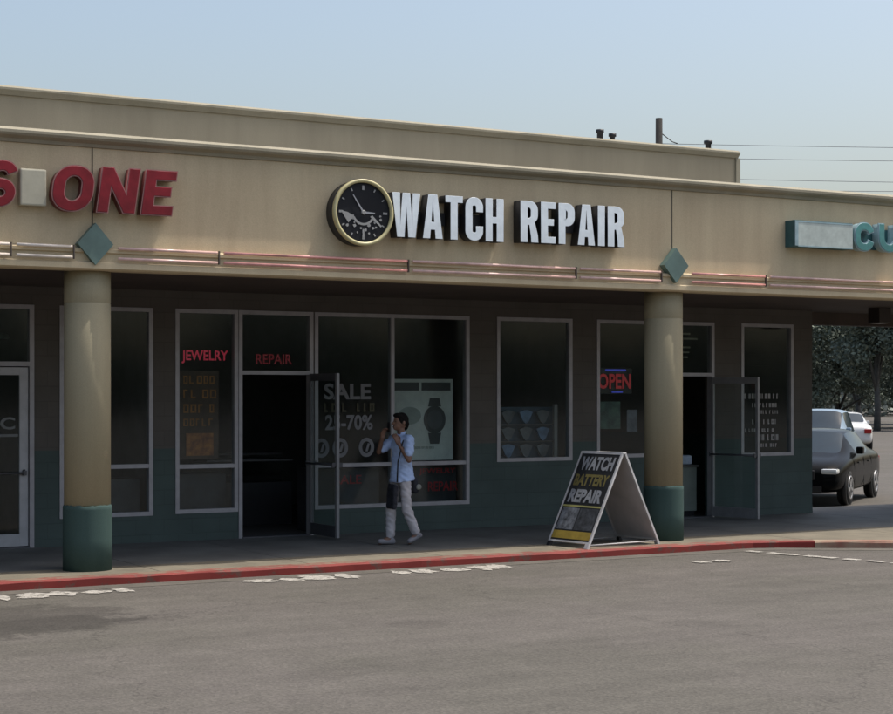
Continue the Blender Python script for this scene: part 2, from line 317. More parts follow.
def glyph(c, w, t):
    h = t * .8
    if c == 'I': return [[(0, 0), (t, 0), (t, 1), (0, 1)]]
    if c == 'T': return [[(w/2 - t/2, 0), (w/2 + t/2, 0), (w/2 + t/2, 1 - h), (w, 1 - h), (w, 1), (0, 1), (0, 1 - h), (w/2 - t/2, 1 - h)]]
    if c == 'H': return [[(0, 0), (t, 0), (t, .42), (w - t, .42), (w - t, 0), (w, 0), (w, 1), (w - t, 1), (w - t, .42 + h), (t, .42 + h), (t, 1), (0, 1)]]
    if c == 'E': return [[(0, 0), (w, 0), (w, h), (t, h), (t, .43), (w*.88, .43), (w*.88, .43 + h), (t, .43 + h), (t, 1 - h), (w, 1 - h), (w, 1), (0, 1)]]
    if c == 'L': return [[(0, 0), (w, 0), (w, h), (t, h), (t, 1), (0, 1)]]
    if c == 'N': return [[(0, 0), (t*.95, 0), (t*.95, .60), (w - t, 0), (w, 0), (w, 1), (w - t*.95, 1), (w - t*.95, .40), (t, 1), (0, 1)]]
    if c == 'A':
        a = t * .6; hi = .84; xi = lambda z: t + (w/2 - t) * z / hi
        return [[(0, 0), (t, 0), (xi(.2), .2), (w - xi(.2), .2), (w - t, 0), (w, 0), (w/2 + a, 1), (w/2 - a, 1)], [(xi(.38), .38), (w - xi(.38), .38), (w/2, hi)]]
    if c == 'W': return [[(0, 1), (t, 1), (.285*w, .30), (.5*w - .5*t, 1), (.5*w + .5*t, 1), (.715*w, .30), (w - t, 1), (w, 1), (w*.835, 0), (w*.835 - t, 0), (.5*w, .66), (.165*w + t, 0), (.165*w, 0)]]
    if c == 'C':
        q = t / 2; r = min(w/2 - q, .3) - .012
        yt = 1 - q - r; a0 = math.degrees(math.asin(max(0, .66 - yt) / r))
        p = ([(w - q, .66)] if yt > .67 else []) + arc(w - q - r, 1 - q - r, r, r, a0, 90, 6) + arc(q + r, 1 - q - r, r, r, 90, 180, 6) + arc(q + r, q + r, r, r, 180, 270, 6) + arc(w - q - r, q + r, r, r, 270, 360 - a0, 6) + ([(w - q, .34)] if yt > .67 else [])
        return [stroke(p, t)]
    if c == 'U':
        q = t / 2; r = w/2 - q - .001
        p = [(q, 1), (q, q + r + .05)] + arc(q + r, q + r, r, r, 180, 360, 10) + [(w - q, q + r + .05), (w - q, 1)]
        return [stroke(p, t)]
    if c == 'O': return [rrect(0, 0, w, 1, min(w * .5, .42) - .001, 8), rrect(t, t*.85, w - t, 1 - t*.85, min(w/2 - t, .3) - .002, 8)]
    if c == 'S':
        t *= .82; q = t / 2; r1 = w/2 - q; rz = .25 - q / 2
        p = arc(w/2, 1 - q - rz, r1, rz, 15, 262, 18) + arc(w/2, q + rz, r1, rz, 82, -165, 18)
        return [stroke(p, t)]
    if c in 'PR':
        m = .44 if c == 'P' else .42; r = min(w*.45, .24)
        hole = [(t, m + h)] + arc(w - t - .07, m + h + .07, .07, .07, 270, 360, 4) + arc(w - t - .07, 1 - h - .07, .07, .07, 0, 90, 4) + [(t, 1 - h)]
        o = [(0, 0), (t, 0), (t, m)]
        if c == 'P': o += arc(w - r, m + r, r, r, 270, 360, 6)
        else: o += [(w*.50, m), (w - t*.98, .14), (w - t*.95, 0), (w*1.03, 0), (w, .18), (w*.84, m + .04)] + arc(w - r*.8, m + .05 + r*.8, r*.8, r*.8, 300, 360, 4)
        o += arc(w - r, 1 - r, r, r, 0, 90, 6) + [(0, 1)]
        return [o, hole]
    raise KeyError(c)
def extrude_loops(loops, depth, bev=.004):
    """front-lit letter body: loops in x,z; front face at y=-depth, back at y=0"""
    cu = bpy.data.curves.new('letter', 'CURVE'); cu.dimensions = '2D'; cu.fill_mode = 'BOTH'; cu.extrude = max(depth / 2 - bev, .0005); cu.bevel_depth = bev; cu.bevel_resolution = 1; cu.offset = -bev
    for lp in loops:
        sp = cu.splines.new('POLY'); sp.points.add(len(lp) - 1); sp.use_cyclic_u = True
        for i, (x, y) in enumerate(lp): sp.points[i].co = (x, y, 0, 1)
    o = bpy.data.objects.new('letter', cu); COL.objects.link(o); me = bake(o)
    for v in me.vertices: x, y, z = v.co; v.co = (x, -z - depth / 2, y)
    return me
def letter_obj(c, x, y, z, wdt, hgt, t, depth, mats, parent, slant=0, name='letter', trim=None):
    lps = [[(px * wdt if False else px, pz) for px, pz in lp] for lp in glyph(c, wdt / hgt, t / hgt)]
    lps = [[((px + slant * pz) * hgt, pz * hgt) for px, pz in lp] for lp in lps]
    me = extrude_loops(lps, depth)
    me.materials.clear()
    for m in mats: me.materials.append(m)
    for p in me.polygons: p.material_index = 0 if p.normal.y < -.9 else 1
    o = bpy.data.objects.new(name, me); COL.objects.link(o); o.location = (x, y, z); o.parent = parent
    return o
def text_mesh(txt, size, depth=.002, bold=.0, sx=1.0, align='LEFT'):
    cu = bpy.data.curves.new('text', 'FONT'); cu.body = txt; cu.size = size; cu.extrude = depth / 2; cu.offset = bold; cu.align_x = align; cu.resolution_u = 3
    o = bpy.data.objects.new('text', cu); COL.objects.link(o); me = bake(o)
    me.materials.clear()
    for v in me.vertices: x, y, z = v.co; v.co = (x * sx, -z, y)
    return me
def text_fit(txt, x0, x1, z0, z1, y, m, parent, name='lettering', bold=.0):
    """flat lettering filling the box x0..x1, z0..z1 at depth y"""
    me = text_mesh(txt, 1, .004, bold)
    xs = [v.co.x for v in me.vertices]; zs = [v.co.z for v in me.vertices]
    a, b, c, d = min(xs), max(xs), min(zs), max(zs)
    for v in me.vertices: v.co = (x0 + (v.co.x - a) / (b - a) * (x1 - x0), y + v.co.y, z0 + (v.co.z - c) / (d - c) * (z1 - z0))
    return link(name, me, m, parent)
def scribble(mb, x0, x1, z0, z1, y, rng_, wmin=.5, th=.18):
    """illegible small print: uprights and bars"""
    h = z1 - z0; x = x0
    while x < x1 - h * .5:
        lw = h * rng_.uniform(wmin, .8)
        if rng_.random() < .14: x += lw * .6; continue
        t = h * th
        mb.box(x, x + t, y - .002, y + .002, z0, z1)
        k = rng_.choice([0, 1, 2, 3])
        if k != 0: mb.box(x + t, x + lw - t, y - .002, y + .002, z1 - t, z1)
        if k != 1: mb.box(x + t, x + lw - t, y - .002, y + .002, z0, z0 + t)
        if k >= 2: mb.box(x + lw - t, x + lw, y - .002, y + .002, z0, z1)
        x += lw + h * .22

# ================================================================== GROUND
def sheet(name, pts, z, m, **k):
    b = MB(); vs = [b.bm.verts.new((x, y, z)) for x, y in pts]; b.face(vs); o = b.build(name, m); return o
g = sheet('ground', [(-900, -900), (1500, -900), (1500, 1500), (-900, 1500)], 0, M_ASPH); tag(g, kind='structure')

KF = [(-14, 18.05), (15.0, 18.05), (15.35, 17.93), (15.75, 17.66), (16.7, 17.08), (17.6, 16.62), (18.6, 16.35), (32, 16.25)]
def offs(pts, d):
    out = []
    for i, p in enumerate(pts):
        q0 = pts[max(i - 1, 0)]; q1 = pts[min(i + 1, len(pts) - 1)]
        dx, dy = q1[0] - q0[0], q1[1] - q0[1]; l = math.hypot(dx, dy); out.append((p[0] - dy / l * d, p[1] + dx / l * d))
    return out
KB = offs(KF, .22); KG = offs(KF, -.42)
def strip(name, a, b_, z0, z1, m):
    q = MB()
    for i in range(len(a) - 1):
        pass
    pts = a + b_[::-1]
    q.prism_z(pts, z0, z1)
    return tag(q.build(name, m), kind='structure')
def subdivide(pts, step=.35, jit=.006, seed=1):
    r = random.Random(seed); out = []
    for i in range(len(pts) - 1):
        (x0, y0), (x1, y1) = pts[i], pts[i + 1]; n = max(1, int(math.hypot(x1 - x0, y1 - y0) / step))
        for k in range(n): out.append((x0 + (x1 - x0) * k / n, y0 + (y1 - y0) * k / n + r.uniform(-jit, jit)))
    out.append(pts[-1]); return out
def kerb_run(name, fr, bk, m, seed):
    """kerb with worn, slightly uneven front arris"""
    r = random.Random(seed); q = MB(); rows = []
    n = len(fr)
    for (fx, fy), (bx, by) in zip(fr, bk):
        j = r.uniform(-.008, .008); ch = r.uniform(.012, .03)
        dx, dy = bx - fx, by - fy; l = math.hypot(dx, dy); dx /= l; dy /= l
        rows.append([q.bm.verts.new(p) for p in [(fx - dx * j, fy - dy * j, -.02), (fx - dx * j, fy - dy * j, .1 - ch + j * .3), (fx + dx * ch, fy + dy * ch, .1), (bx, by, .1), (bx, by, -.02)]])
    for i in range(n - 1):
        for k in range(4):
            q.mi = 1 if k >= 2 else 0; q.face([rows[i][k], rows[i + 1][k], rows[i + 1][k + 1], rows[i][k + 1]])
    q.face(rows[0]); q.face(rows[-1][::-1])
    return tag(q.build(name, m), kind='structure')
fs = subdivide(KF, .3, .004, 3); bs = offs(fs, .22)
cut = max(i for i, p in enumerate(fs) if p[0] < 15.9)
kerb_run('kerb_red', fs[:cut + 1], bs[:cut + 1], [M_RED, M_REDTOP], 5)
kerb_run('kerb', fs[cut:], bs[cut:], [M_KERB, M_KERB], 6)
# pavement slab; control joints are real gaps between slabs
def clip_line(pts, x):
    for i in range(len(pts) - 1):
        if pts[i][0] <= x <= pts[i + 1][0]:
            t = (x - pts[i][0]) / (pts[i + 1][0] - pts[i][0]); return pts[i][1] + t * (pts[i + 1][1] - pts[i][1])
    return pts[-1][1]
q = MB(); q2 = MB(); X = -13.5
while X < 30:
    x0, x1 = X + .006, X + 1.83 - .006; X += 1.83
    mids = [p for p in bs if x0 < p[0] < x1]
    fr = [(x0, clip_line(bs, x0))] + mids + [(x1, clip_line(bs, x1))]
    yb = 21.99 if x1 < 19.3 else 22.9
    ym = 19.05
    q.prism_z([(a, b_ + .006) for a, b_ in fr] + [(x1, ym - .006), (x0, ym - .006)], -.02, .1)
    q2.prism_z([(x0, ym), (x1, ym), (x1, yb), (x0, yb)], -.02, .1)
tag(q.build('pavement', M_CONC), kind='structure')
tag(q2.build('pavement', mat('walkway_shade_tone', (.115, .118, .112), .75, .2, 1.3, bump=.2, bscale=50, fine=.08)), kind='structure')  # inner slabs coloured darker: canopy shade deepened in the concrete colour
q = MB(); q.prism_z([(-13.5, 18.3), (30, 18.3), (30, 22.88), (19.4, 22.88), (19.4, 21.98), (-13.5, 21.98)], -.01, .082)
tag(q.build('pavement_joint_fill', mat('joint_dirt', (.09, .08, .065), .95)), kind='structure')
gut = [(x, y) for x, y in offs(fs, -.32)]
gut = strip('gutter', gut[:], fs, -.01, .004, mat('gutter_asphalt', (.095, .086, .071), .9, .16, 2.5, bump=.3, bscale=60, fine=.2))

# ---- worn road paint beside the kerb, in ragged pieces
def blob(cx, cy, rx, ry, r, n=14):
    ph = [r.uniform(.55, 1.15) for _ in range(n)]
    return [(cx + rx * ph[i] * math.cos(2 * math.pi * i / n), cy + ry * ph[i] * math.sin(2 * math.pi * i / n)) for i in range(n)]
def paint_run(x0, x1, y, hgt, seed, z=.008):
    r = random.Random(seed); q = MB(); x = x0
    while x < x1 - .15:
        l = min(r.uniform(.16, .40), x1 - x); pts = blob(x + l / 2, y + r.uniform(-.03, .03), l * .56, hgt * r.uniform(.35, .6), r)
        vs = [q.bm.verts.new((a, b_, z)) for a, b_ in pts]; q.face(vs); x += l + r.uniform(.01, .06); z += .00008
    return tag(q.build('road_marking', M_WHITEP), kind='structure')
paint_run(3.2, 6.05, 17.48, .50, 1); paint_run(7.35, 8.8, 17.56, .50, 2); paint_run(9.25, 10.95, 17.62, .50, 3)
paint_run(13.05, 13.6, 16.85, .30, 4, .012)
q = MB(); r = random.Random(9); x, y = 14.62, 17.72; dx, dy = .255, -.967
a = []; b_ = []
for i in range(22):
    t = i * .115; wd = .085 * r.uniform(.6, 1.1)
    a.append((x + dx * t - dy * wd, y + dy * t + dx * wd)); b_.append((x + dx * t + dy * wd, y + dy * t - dx * wd))
for i in range(21):
    if r.random() < .1 + i * .012: continue
    vs = [q.bm.verts.new((*p, .012)) for p in (a[i], b_[i], b_[i + 1], a[i + 1])]; q.face(vs)
tag(q.build('road_marking', M_WHITEP), kind='structure')
# ================================================================== BUILDING
B = empty('strip_mall', (12, 22, 0), label='long tan stucco strip mall with round columns, teal dado and dark shaded shopfronts', cat='building')
inv = Matrix.Translation((-12, -22, 0))
def bpart(mb, name, m, parent=None, smooth=False):
    """a part given in world coordinates, parented to the building or one of its parts"""
    o = mb.build(name, m, parent or B, smooth)
    if parent is None or parent is B: o.location = (-12, -22, 0)
    return o
YW = 21.9; XL, XR = -13, 19.47
doors = [(4.93, 6.22, .1, 3.26), (9.105, 10.2, .1, 3.26), (16.40, 17.36, .1, 3.26)]
wins = [(6.56, 7.84, .46, 3.26), (8.16, 9.105, .47, 3.26), (10.24, 12.78, .46, 3.26), (13.26, 14.62, 1.075, 3.26), (15.08, 16.26, 1.10, 3.26), (17.945, 19.055, 1.075, 3.26)]
leftw = [(3.3, 4.60, .46, 3.26), (-.6, 1.7, .46, 3.26)]
ops = sorted([(d[0], d[1], .1, d[3]) for d in doors] + wins + leftw)
mb = MB(); cur = XL
for (a, b_, z0, z1) in ops:
    if a > cur + 1e-4: mb.box(cur, a, YW, YW + .2, 0, 3.6)
    if z0 > .11: mb.box(a, b_, YW, YW + .2, 0, z0)
    mb.box(a, b_, YW, YW + .2, z1, 3.6); cur = b_
mb.box(cur, XR, YW, YW + .2, 0, 3.6)
mb.box(XR - .2, XR, YW + .2, 31, 0, 3.6)
bpart(mb, 'wall', M_WALL)
# thin sill course seen low on the wall
mb = MB(); cur = XL
for (a, b_, z0, z1) in sorted([d for d in doors]):
    mb.box(cur, a, YW - .012, YW - .001, .1, .22); cur = b_
mb.box(cur, XR, YW - .012, YW - .001, .1, .22)
bpart(mb, 'skirting', M_WALL)
# soffit, roof and back
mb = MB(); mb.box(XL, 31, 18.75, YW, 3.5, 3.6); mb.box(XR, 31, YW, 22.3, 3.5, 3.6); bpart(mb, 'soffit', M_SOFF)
mb = MB(); mb.box(XR, 31, 22.3, 22.55, 3.29, 5.0, .01); bpart(mb, 'beam', M_SOFF)
mb = MB(); mb.box(XL, XR, 18.8, 31, 4.6, 4.7); mb.box(XR, 31, 18.8, 22.29, 4.6, 4.7); bpart(mb, 'roof', mat('roof_felt', (.25, .25, .24), .9))
# fascia
mb = MB(); mb.box(XL, 31, 18.55, 18.75, 3.747, 4.862); bpart(mb, 'fascia', M_STUC)
mb = MB(); mb.prism_x([(18.75, 3.487), (18.50, 3.487), (18.468, 3.505), (18.468, 3.565), (18.505, 3.585), (18.505, 3.672), (18.478, 3.685), (18.478, 3.72), (18.55, 3.745), (18.75, 3.745)], XL, 31)
bpart(mb, 'fascia_moulding', M_STUC)
mb = MB(); mb.prism_x([(18.80, 4.864), (18.53, 4.864), (18.515, 4.90), (18.45, 4.93), (18.43, 4.955), (18.43, 4.985), (18.50, 5.022), (18.80, 5.022)], XL, 31)
bpart(mb, 'cornice', M_TRIM)
for x in (14.005, 5.93, -2.13, 22.06): mb = MB(); mb.box(x - .008, x + .008, 18.546, 18.549, 3.99 if x > 0 else 3.9, 4.86); bpart(mb, 'joint', mat('joint_seal', (.10, .085, .06), .9))
for x, z in ((5.935, 3.775), (14.0, 3.835)):
    mb = MB(); mb.prism_y([(x - .205, z), (x, z - .235), (x + .205, z), (x, z + .235)], 18.44, 18.548); bpart(mb, 'diamond_tile', M_DIA)
# set-back upper parapet
mb = MB(); mb.box(XL, 16.76, 20.6, 20.85, 4.70, 5.73); bpart(mb, 'parapet', M_CAP)
mb = MB(); mb.prism_x([(20.9, 5.732), (20.575, 5.732), (20.55, 5.76), (20.52, 5.79), (20.52, 5.815), (20.57, 5.845), (20.9, 5.845)], XL, 16.80); bpart(mb, 'parapet_cap', M_TRIM)
mb = MB(); mb.box(16.762, 16.84, 20.57, 20.86, 4.70, 5.731); bpart(mb, 'parapet_end_trim', M_TRIM)
# rooms
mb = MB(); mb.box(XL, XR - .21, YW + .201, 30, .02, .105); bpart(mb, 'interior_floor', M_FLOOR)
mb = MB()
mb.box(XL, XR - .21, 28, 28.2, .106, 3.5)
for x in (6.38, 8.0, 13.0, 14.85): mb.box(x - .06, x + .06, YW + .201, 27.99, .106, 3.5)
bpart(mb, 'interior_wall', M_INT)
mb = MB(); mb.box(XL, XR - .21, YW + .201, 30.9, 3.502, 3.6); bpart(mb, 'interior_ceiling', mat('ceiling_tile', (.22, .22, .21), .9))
mb = MB(); mb.box(XL, XR - .2, 31, 31.2, 0, 4.59); bpart(mb, 'back_wall', M_STUC)

# columns
def column(x, y):
    mb = MB(); mb.lathe([(.262, .84), (.262, 3.12), (.258, 3.125), (.258, 3.135), (.262, 3.14), (.262, 3.505)], (x - 12, y - 22, 0), 64)
    c = mb.build('column', M_COLU, B)
    mb = MB(); mb.lathe([(.275, .1), (.275, .45), (.275, .79), (.275, .828), (.262, .840)], (x - 12, y - 22, 0), 64)
    cb = mb.build('column_base', M_COLB, c); rr = random.Random(int(x * 10) + 50)
    for v in cb.data.vertices:
        if v.co.z > .81: v.co.z += rr.uniform(-.009, .009)
    return c
for x in (-2.15, 5.97, 14.09, 22.21): column(x, 18.852)
column(22.5, 22.44)

# windows: frame mesh 'window' + pane children
def window(x0, x1, z0, z1, vx=(), hz=(), fw=.055, name='window', par=None, y=YW - .012, holes=()):
    mb = MB(); d0, d1 = y, y + .11
    mb.box(x0, x0 + fw, d0, d1, z0, z1); mb.box(x1 - fw, x1, d0, d1, z0, z1)
    mb.box(x0 + fw, x1 - fw, d0, d1, z1 - fw, z1); mb.box(x0 + fw, x1 - fw, d0, d1, z0, z0 + fw)
    xs = [x0 + fw] + [v for vv in vx for v in (vv - fw * .5, vv + fw * .5)] + [x1 - fw]
    for vv in vx: mb.box(vv - fw * .5, vv + fw * .5, d0 + .004, d1 - .004, z0 + fw, z1 - fw)
    for i in range(0, len(xs), 2):
        for h in hz: mb.box(xs[i], xs[i + 1], d0 + .008, d1 - .008, h - fw * .5, h + fw * .5)
    wo = bpart(mb, name, M_ALU)
    zs = [z0 + fw] + [v for hh in hz for v in (hh - fw * .5, hh + fw * .5)] + [z1 - fw]
    for i in range(0, len(xs), 2):
        for k in range(0, len(zs), 2):
            m2 = MB(); m2.box(xs[i] + .001, xs[i + 1] - .001, y + .05, y + .056, zs[k] + .001, zs[k + 1] - .001)
            m2.build('pane', M_GLASS, wo)
    return wo
window(6.56, 7.84, .46, 3.26, (), (1.13,))
window(8.16, 9.075, .47, 3.26, (), (1.11,))
window(10.24, 12.78, .46, 3.26, (11.49,), (1.08,))
window(13.26, 14.62, 1.075, 3.26)
window(15.08, 16.26, 1.10, 3.26)
window(17.945, 19.055, 1.075, 3.26)
window(3.3, 4.60, .46, 3.26, (), (1.13,)); window(-.6, 1.7, .46, 3.26, (.55,), (1.1,))
# transoms and jambs over the door openings
def door_frame(x0, x1, zt, fw=.055):
    mb = MB(); d0, d1 = YW - .02, YW + .10
    mb.box(x0, x0 + fw, d0, d1, .1, 3.26); mb.box(x1 - fw, x1, d0, d1, .1, 3.26)
    mb.box(x0 + fw, x1 - fw, d0, d1, 3.205, 3.26); mb.box(x0 + fw, x1 - fw, d0, d1, zt, zt + fw)
    o = bpart(mb, 'door_frame', M_ALU)
    m2 = MB(); m2.box(x0 + fw + .001, x1 - fw - .001, YW + .03, YW + .036, zt + fw + .001, 3.204); m2.build('transom_pane', M_GLASS, o)
    mb = MB(); mb.box(x0 + fw + .001, x1 - fw - .001, YW - .05, YW + .15, .1, .118); mb.build('threshold', M_ALUD, o)
    return o
door_frame(4.93, 6.22, 2.46, .06); door_frame(9.08, 10.215, 2.37); door_frame(16.38, 17.38, 2.385)

def door(hx, hy, ang, wdt, hgt, frame_m, stile=.09, z=.125, dark_rails=False, push=1.0, label=None):
    """a glazed door: local x from hinge to latch"""
    d = bpy.data.objects.new('tmp', None)
    mtx = Matrix.Translation((hx - 12, hy - 22, z)) @ Matrix.Rotation(ang, 4, 'Z')
    mb = MB(); mb.box(0, stile, -.022, .022, 0, hgt, .003); mb.box(wdt - stile, wdt, -.022, .022, 0, hgt, .003)
    rm = M_ALUD if dark_rails else frame_m
    mb.box(stile, wdt - stile, -.02, .02, hgt - .10, hgt); mb.box(stile, wdt - stile, -.02, .02, 0, .16)
    if not dark_rails: o = mb.build('door', frame_m, B)
    else:
        o = mb.build('door', [frame_m, M_ALUD], B)
        for p in o.data.polygons:
            if stile * .5 < p.center.x < wdt - stile - .001: p.material_index = 1
    o.matrix_local = mtx
    m2 = MB(); m2.box(stile + .001, wdt - stile - .001, -.003, .003, .161, hgt - .101); m2.build('pane', M_GLASS, o)
    m3 = MB(); m3.tube([(stile * .5, -.07, push), (wdt - stile * .5, -.07, push)], .014); m3.box(stile * .3, stile * .7, -.08, -.022, push - .03, push + .03); m3.box(wdt - stile * .7, wdt - stile * .3, -.08, -.022, push - .03, push + .03)
    m3.tube([(stile * .5, .07, push + .0), (wdt - stile * .5, .07, push)], .012)
    m3.box(stile * .35, stile * .65, .022, .078, push - .03, push + .03); m3.box(wdt - stile * .65, wdt - stile * .35, .022, .078, push - .03, push + .03)
    m3.build('push_bar', M_ALUD, o)
    m4 = MB(); m4.lathe([(.018, .02), (.018, .032), (.01, .034)], (wdt - stile * .5, 0, .98), 16, 'y'); m4.build('lock', M_BLACK, o)
    return o
# closed door at the left edge, door standing open at the watch shop, door standing open further right
dl = door(4.995, YW + .03, 0, 1.155, 2.32, mat('aluminium_pale', (.40, .40, .42), .45, .08, 6, metal=.2), .115, push=.95)
do = door(10.17, YW - .01, R(-90), .90, 2.26, mat('aluminium_mid', (.27, .27, .28), .45, .08, 6, metal=.25), .055, dark_rails=True)
dr = door(17.33, YW - .01, R(-80), .98, 2.24, mat('aluminium_grey', (.27, .27, .28), .45, .08, 6, metal=.25), .05, push=1.0)
# soffit downlight box near right end and three more
def soffit_lamp(x, y, lab):
    o = empty('soffit_lamp', (x, y, 3.5), label=lab, cat='lamp', group='box lamps under the walkway roof')
    mb = MB(); mb.box(-.13, .13, -.13, .13, -.24, -.001, .01); mb.build('housing', mat('lamp_brown', (.035, .026, .022), .6), o)
    mb = MB(); mb.box(-.10, .10, -.10, .10, -.252, -.241); mb.build('lens', mat('dull_lens', (.12, .12, .11), .3), o)
soffit_lamp(19.75, 20.6, 'small dark box lamp hanging under the roof beyond the wall end, above the parked cars')

# ================================================================== FASCIA SIGNS
YF = 18.55
def sign_word(parent, word, xs, z, h, t, depth, mats, y, slant=0):
    for c, (x0, x1) in zip(word, xs): letter_obj(c, x0, y, z, x1 - x0, h, t, depth, mats, parent, slant)
ws = empty('watch_repair_sign', (0, 0, 0), label='white channel letters reading WATCH REPAIR on the tan fascia', cat='sign')
mats = [M_LETW, M_BLACK]
def spans(word, x0, x1, widths, gap):
    tot = sum(widths[c] for c in word) ; k = (x1 - x0 - gap * (len(word) - 1)) / tot; out = []; x = x0
    for c in word: out.append((x, x + widths[c] * k)); x += widths[c] * k + gap
    return out
WD = dict(W=1.42, A=1.04, T=.92, C=.95, H=.98, R=1.0, E=.86, P=.95, I=.42)
sp1 = spans('WATCH', 9.63, 11.22, WD, .035); sp2 = spans('REPAIR', 11.47, 13.08, WD, .045)
def chan(word, sp, z, h, t):
    for c, (x0, x1) in zip(word, sp):
        tt = t if c != 'I' else x1 - x0
        letter_obj(c, x0, YF - .02, z, x1 - x0, h, tt, .17, mats, ws)
chan('WATCH', sp1, 4.02, .545, .105); chan('REPAIR', sp2, 4.035, .53, .108)
mb = MB()
mb.box(9.7, 11.2, YF - .05, YF - .001, 4.2, 4.36); mb.box(11.5, 13.0, YF - .05, YF - .001, 4.2, 4.36)
mb.build('raceway', M_BLACK, ws)

so = empty('red_channel_sign', (0, 0, 0), label='red slanted channel letters reading S ONE at the left end of the fascia', cat='sign')
mr = [M_LETR, M_LETRS]
for c, x0, x1, z in (('S', 4.66, 4.99, 4.13), ('O', 5.40, 5.85, 4.125), ('N', 5.93, 6.36, 4.13), ('E', 6.44, 6.80, 4.13)):
    letter_obj(c, x0, YF - .02, z, x1 - x0, .50, .125, .16, mr, so, .14)
    # thin pale trim cap slightly larger than the face and just behind it
for c, x0, x1, z in (('S', 4.66, 4.99, 4.13), ('O', 5.40, 5.85, 4.125), ('N', 5.93, 6.36, 4.13), ('E', 6.44, 6.80, 4.13)):
    lps = [[((px + .14 * pz) * .5, pz * .5) for px, pz in lp] for lp in glyph(c, (x1 - x0) / .5, .25)]
    cu = bpy.data.curves.new('t', 'CURVE'); cu.dimensions = '2D'; cu.fill_mode = 'BOTH'; cu.extrude = .008; cu.offset = .011
    for lp in lps:
        s_ = cu.splines.new('POLY'); s_.points.add(len(lp) - 1); s_.use_cyclic_u = True
        for i, (x, y) in enumerate(lp): s_.points[i].co = (x, y, 0, 1)
    o = bpy.data.objects.new('t', cu); COL.objects.link(o); me = bake(o); me.materials.clear()
    for v in me.vertices: vx, vy, vz = v.co; v.co = (vx, -vz, vy)
    o = link('trim_cap', me, M_LETRT, so); o.location = (x0, YF - .165, z)
cp = MB(); cp.box(5.09, 5.385, YF - .10, YF - .001, 4.165, 4.57, .02)
tag(cp.build('blank_panel', M_CREAM), 'blank cream panel between the red S and the red O on the fascia', 'panel')

# clock
ck = empty('clock_sign', (9.222, YF, 4.29), label='round black clock face with pale gold rim left of the white WATCH letters', cat='clock')
mb = MB(); mb.lathe([(.395, 0), (.395, .20), (.30, .201)], (0, -.001, 0), 72, 'y'); mb.build('case', M_BLACK, ck)
mb = MB(); n = 72; prof = [(.360, .185), (.360, .232), (.380, .243), (.400, .236), (.403, .185)]
rings = [[mb.bm.verts.new((r_ * math.cos(2 * math.pi * i / n), -h_, r_ * math.sin(2 * math.pi * i / n))) for i in range(n)] for r_, h_ in prof]
for k in range(len(rings)):
    for i in range(n): mb.face([rings[k][i], rings[k][(i + 1) % n], rings[(k + 1) % 5][(i + 1) % n], rings[(k + 1) % 5][i]])
mb.build('rim', M_GOLD, ck, True)
mb = MB(); mb.lathe([(.360, .202), (.360, .206)], (0, 0, 0), 72, 'y'); mb.build('dial', mat('dial_black', (.012, .013, .016), .6, spec=.2), ck)
mb = MB()
for i in range(12):
    a = R(90 - 30 * i); c_, s_ = math.cos(a), math.sin(a); l0, l1 = (.27, .325) if i % 3 == 0 else (.29, .325); hw = .014 if i % 3 == 0 else .008
    p = [(c_ * l0 - s_ * hw, s_ * l0 + c_ * hw), (c_ * l1 - s_ * hw, s_ * l1 + c_ * hw), (c_ * l1 + s_ * hw, s_ * l1 - c_ * hw), (c_ * l0 + s_ * hw, s_ * l0 - c_ * hw)]
    mb = MB(); mb.prism_y(p, -.212, -.2065); mb.build('hour_mark', M_NUM, ck)
for nm, a, l, hw in (('minute_hand', R(90 + 34), .25, .011), ('hour_hand', R(-2), .155, .016)):
    mb = MB(); c_, s_ = math.cos(a), math.sin(a)
    p = [(-c_ * .03 - s_ * hw, -s_ * .03 + c_ * hw), (c_ * l - s_ * hw * .5, s_ * l + c_ * hw * .5), (c_ * l + s_ * hw * .5, s_ * l - c_ * hw * .5), (-c_ * .03 + s_ * hw, -s_ * .03 - c_ * hw)]
    y0 = -.222 if nm[0] == 'm' else -.2175; mb.prism_y(p, y0, y0 + .004); mb.build(nm, mat('hand_grey', (.33, .34, .36), .4), ck)
mb = MB(); mb.lathe([(.028, .223), (.02, .228)], (0, 0, 0), 20, 'y'); mb.build('hub', M_NUM, ck)
# pale works showing in the lower half of the dial
mb = MB(); r = random.Random(12)
mb.prism_y([(-.30, .01), (-.21, -.005), (-.13, -.045), (-.085, -.10), (-.16, -.085), (-.20, -.13)][::1], -.2135, -.2068)
for i in range(19):
    a = R(190 + 160 * i / 18); rr = .20 + r.uniform(-.06, .07); w_ = r.uniform(.010, .026)
    cx, cz = rr * math.cos(a), rr * math.sin(a)
    mb.prism_y([(cx + w_ * r.uniform(.6, 1.2) * math.cos(t), cz + w_ * r.uniform(.6, 1.2) * math.sin(t)) for t in [2 * math.pi * k / 7 for k in range(7)]], -.2130 - i * .0001, -.2068 - i * .00001)
n = 22; o_ = [( .155 * math.cos(R(205 + 130 * i / n)), .155 * math.sin(R(205 + 130 * i / n))) for i in range(n + 1)]; i_ = [(.128 * math.cos(R(205 + 130 * i / n)), .128 * math.sin(R(205 + 130 * i / n))) for i in range(n + 1)]
mb.prism_y(o_ + i_[::-1], -.2155, -.2145)
mb.prism_y([(.09, -.05), (.12, -.03), (.25, -.155), (.235, -.17)], -.2165, -.2158)
mb.prism_y([(-.012, -.30), (.012, -.30), (.012, -.20), (-.012, -.20)], -.2168, -.2158)
mb.build('clockwork', M_NUM, ck)

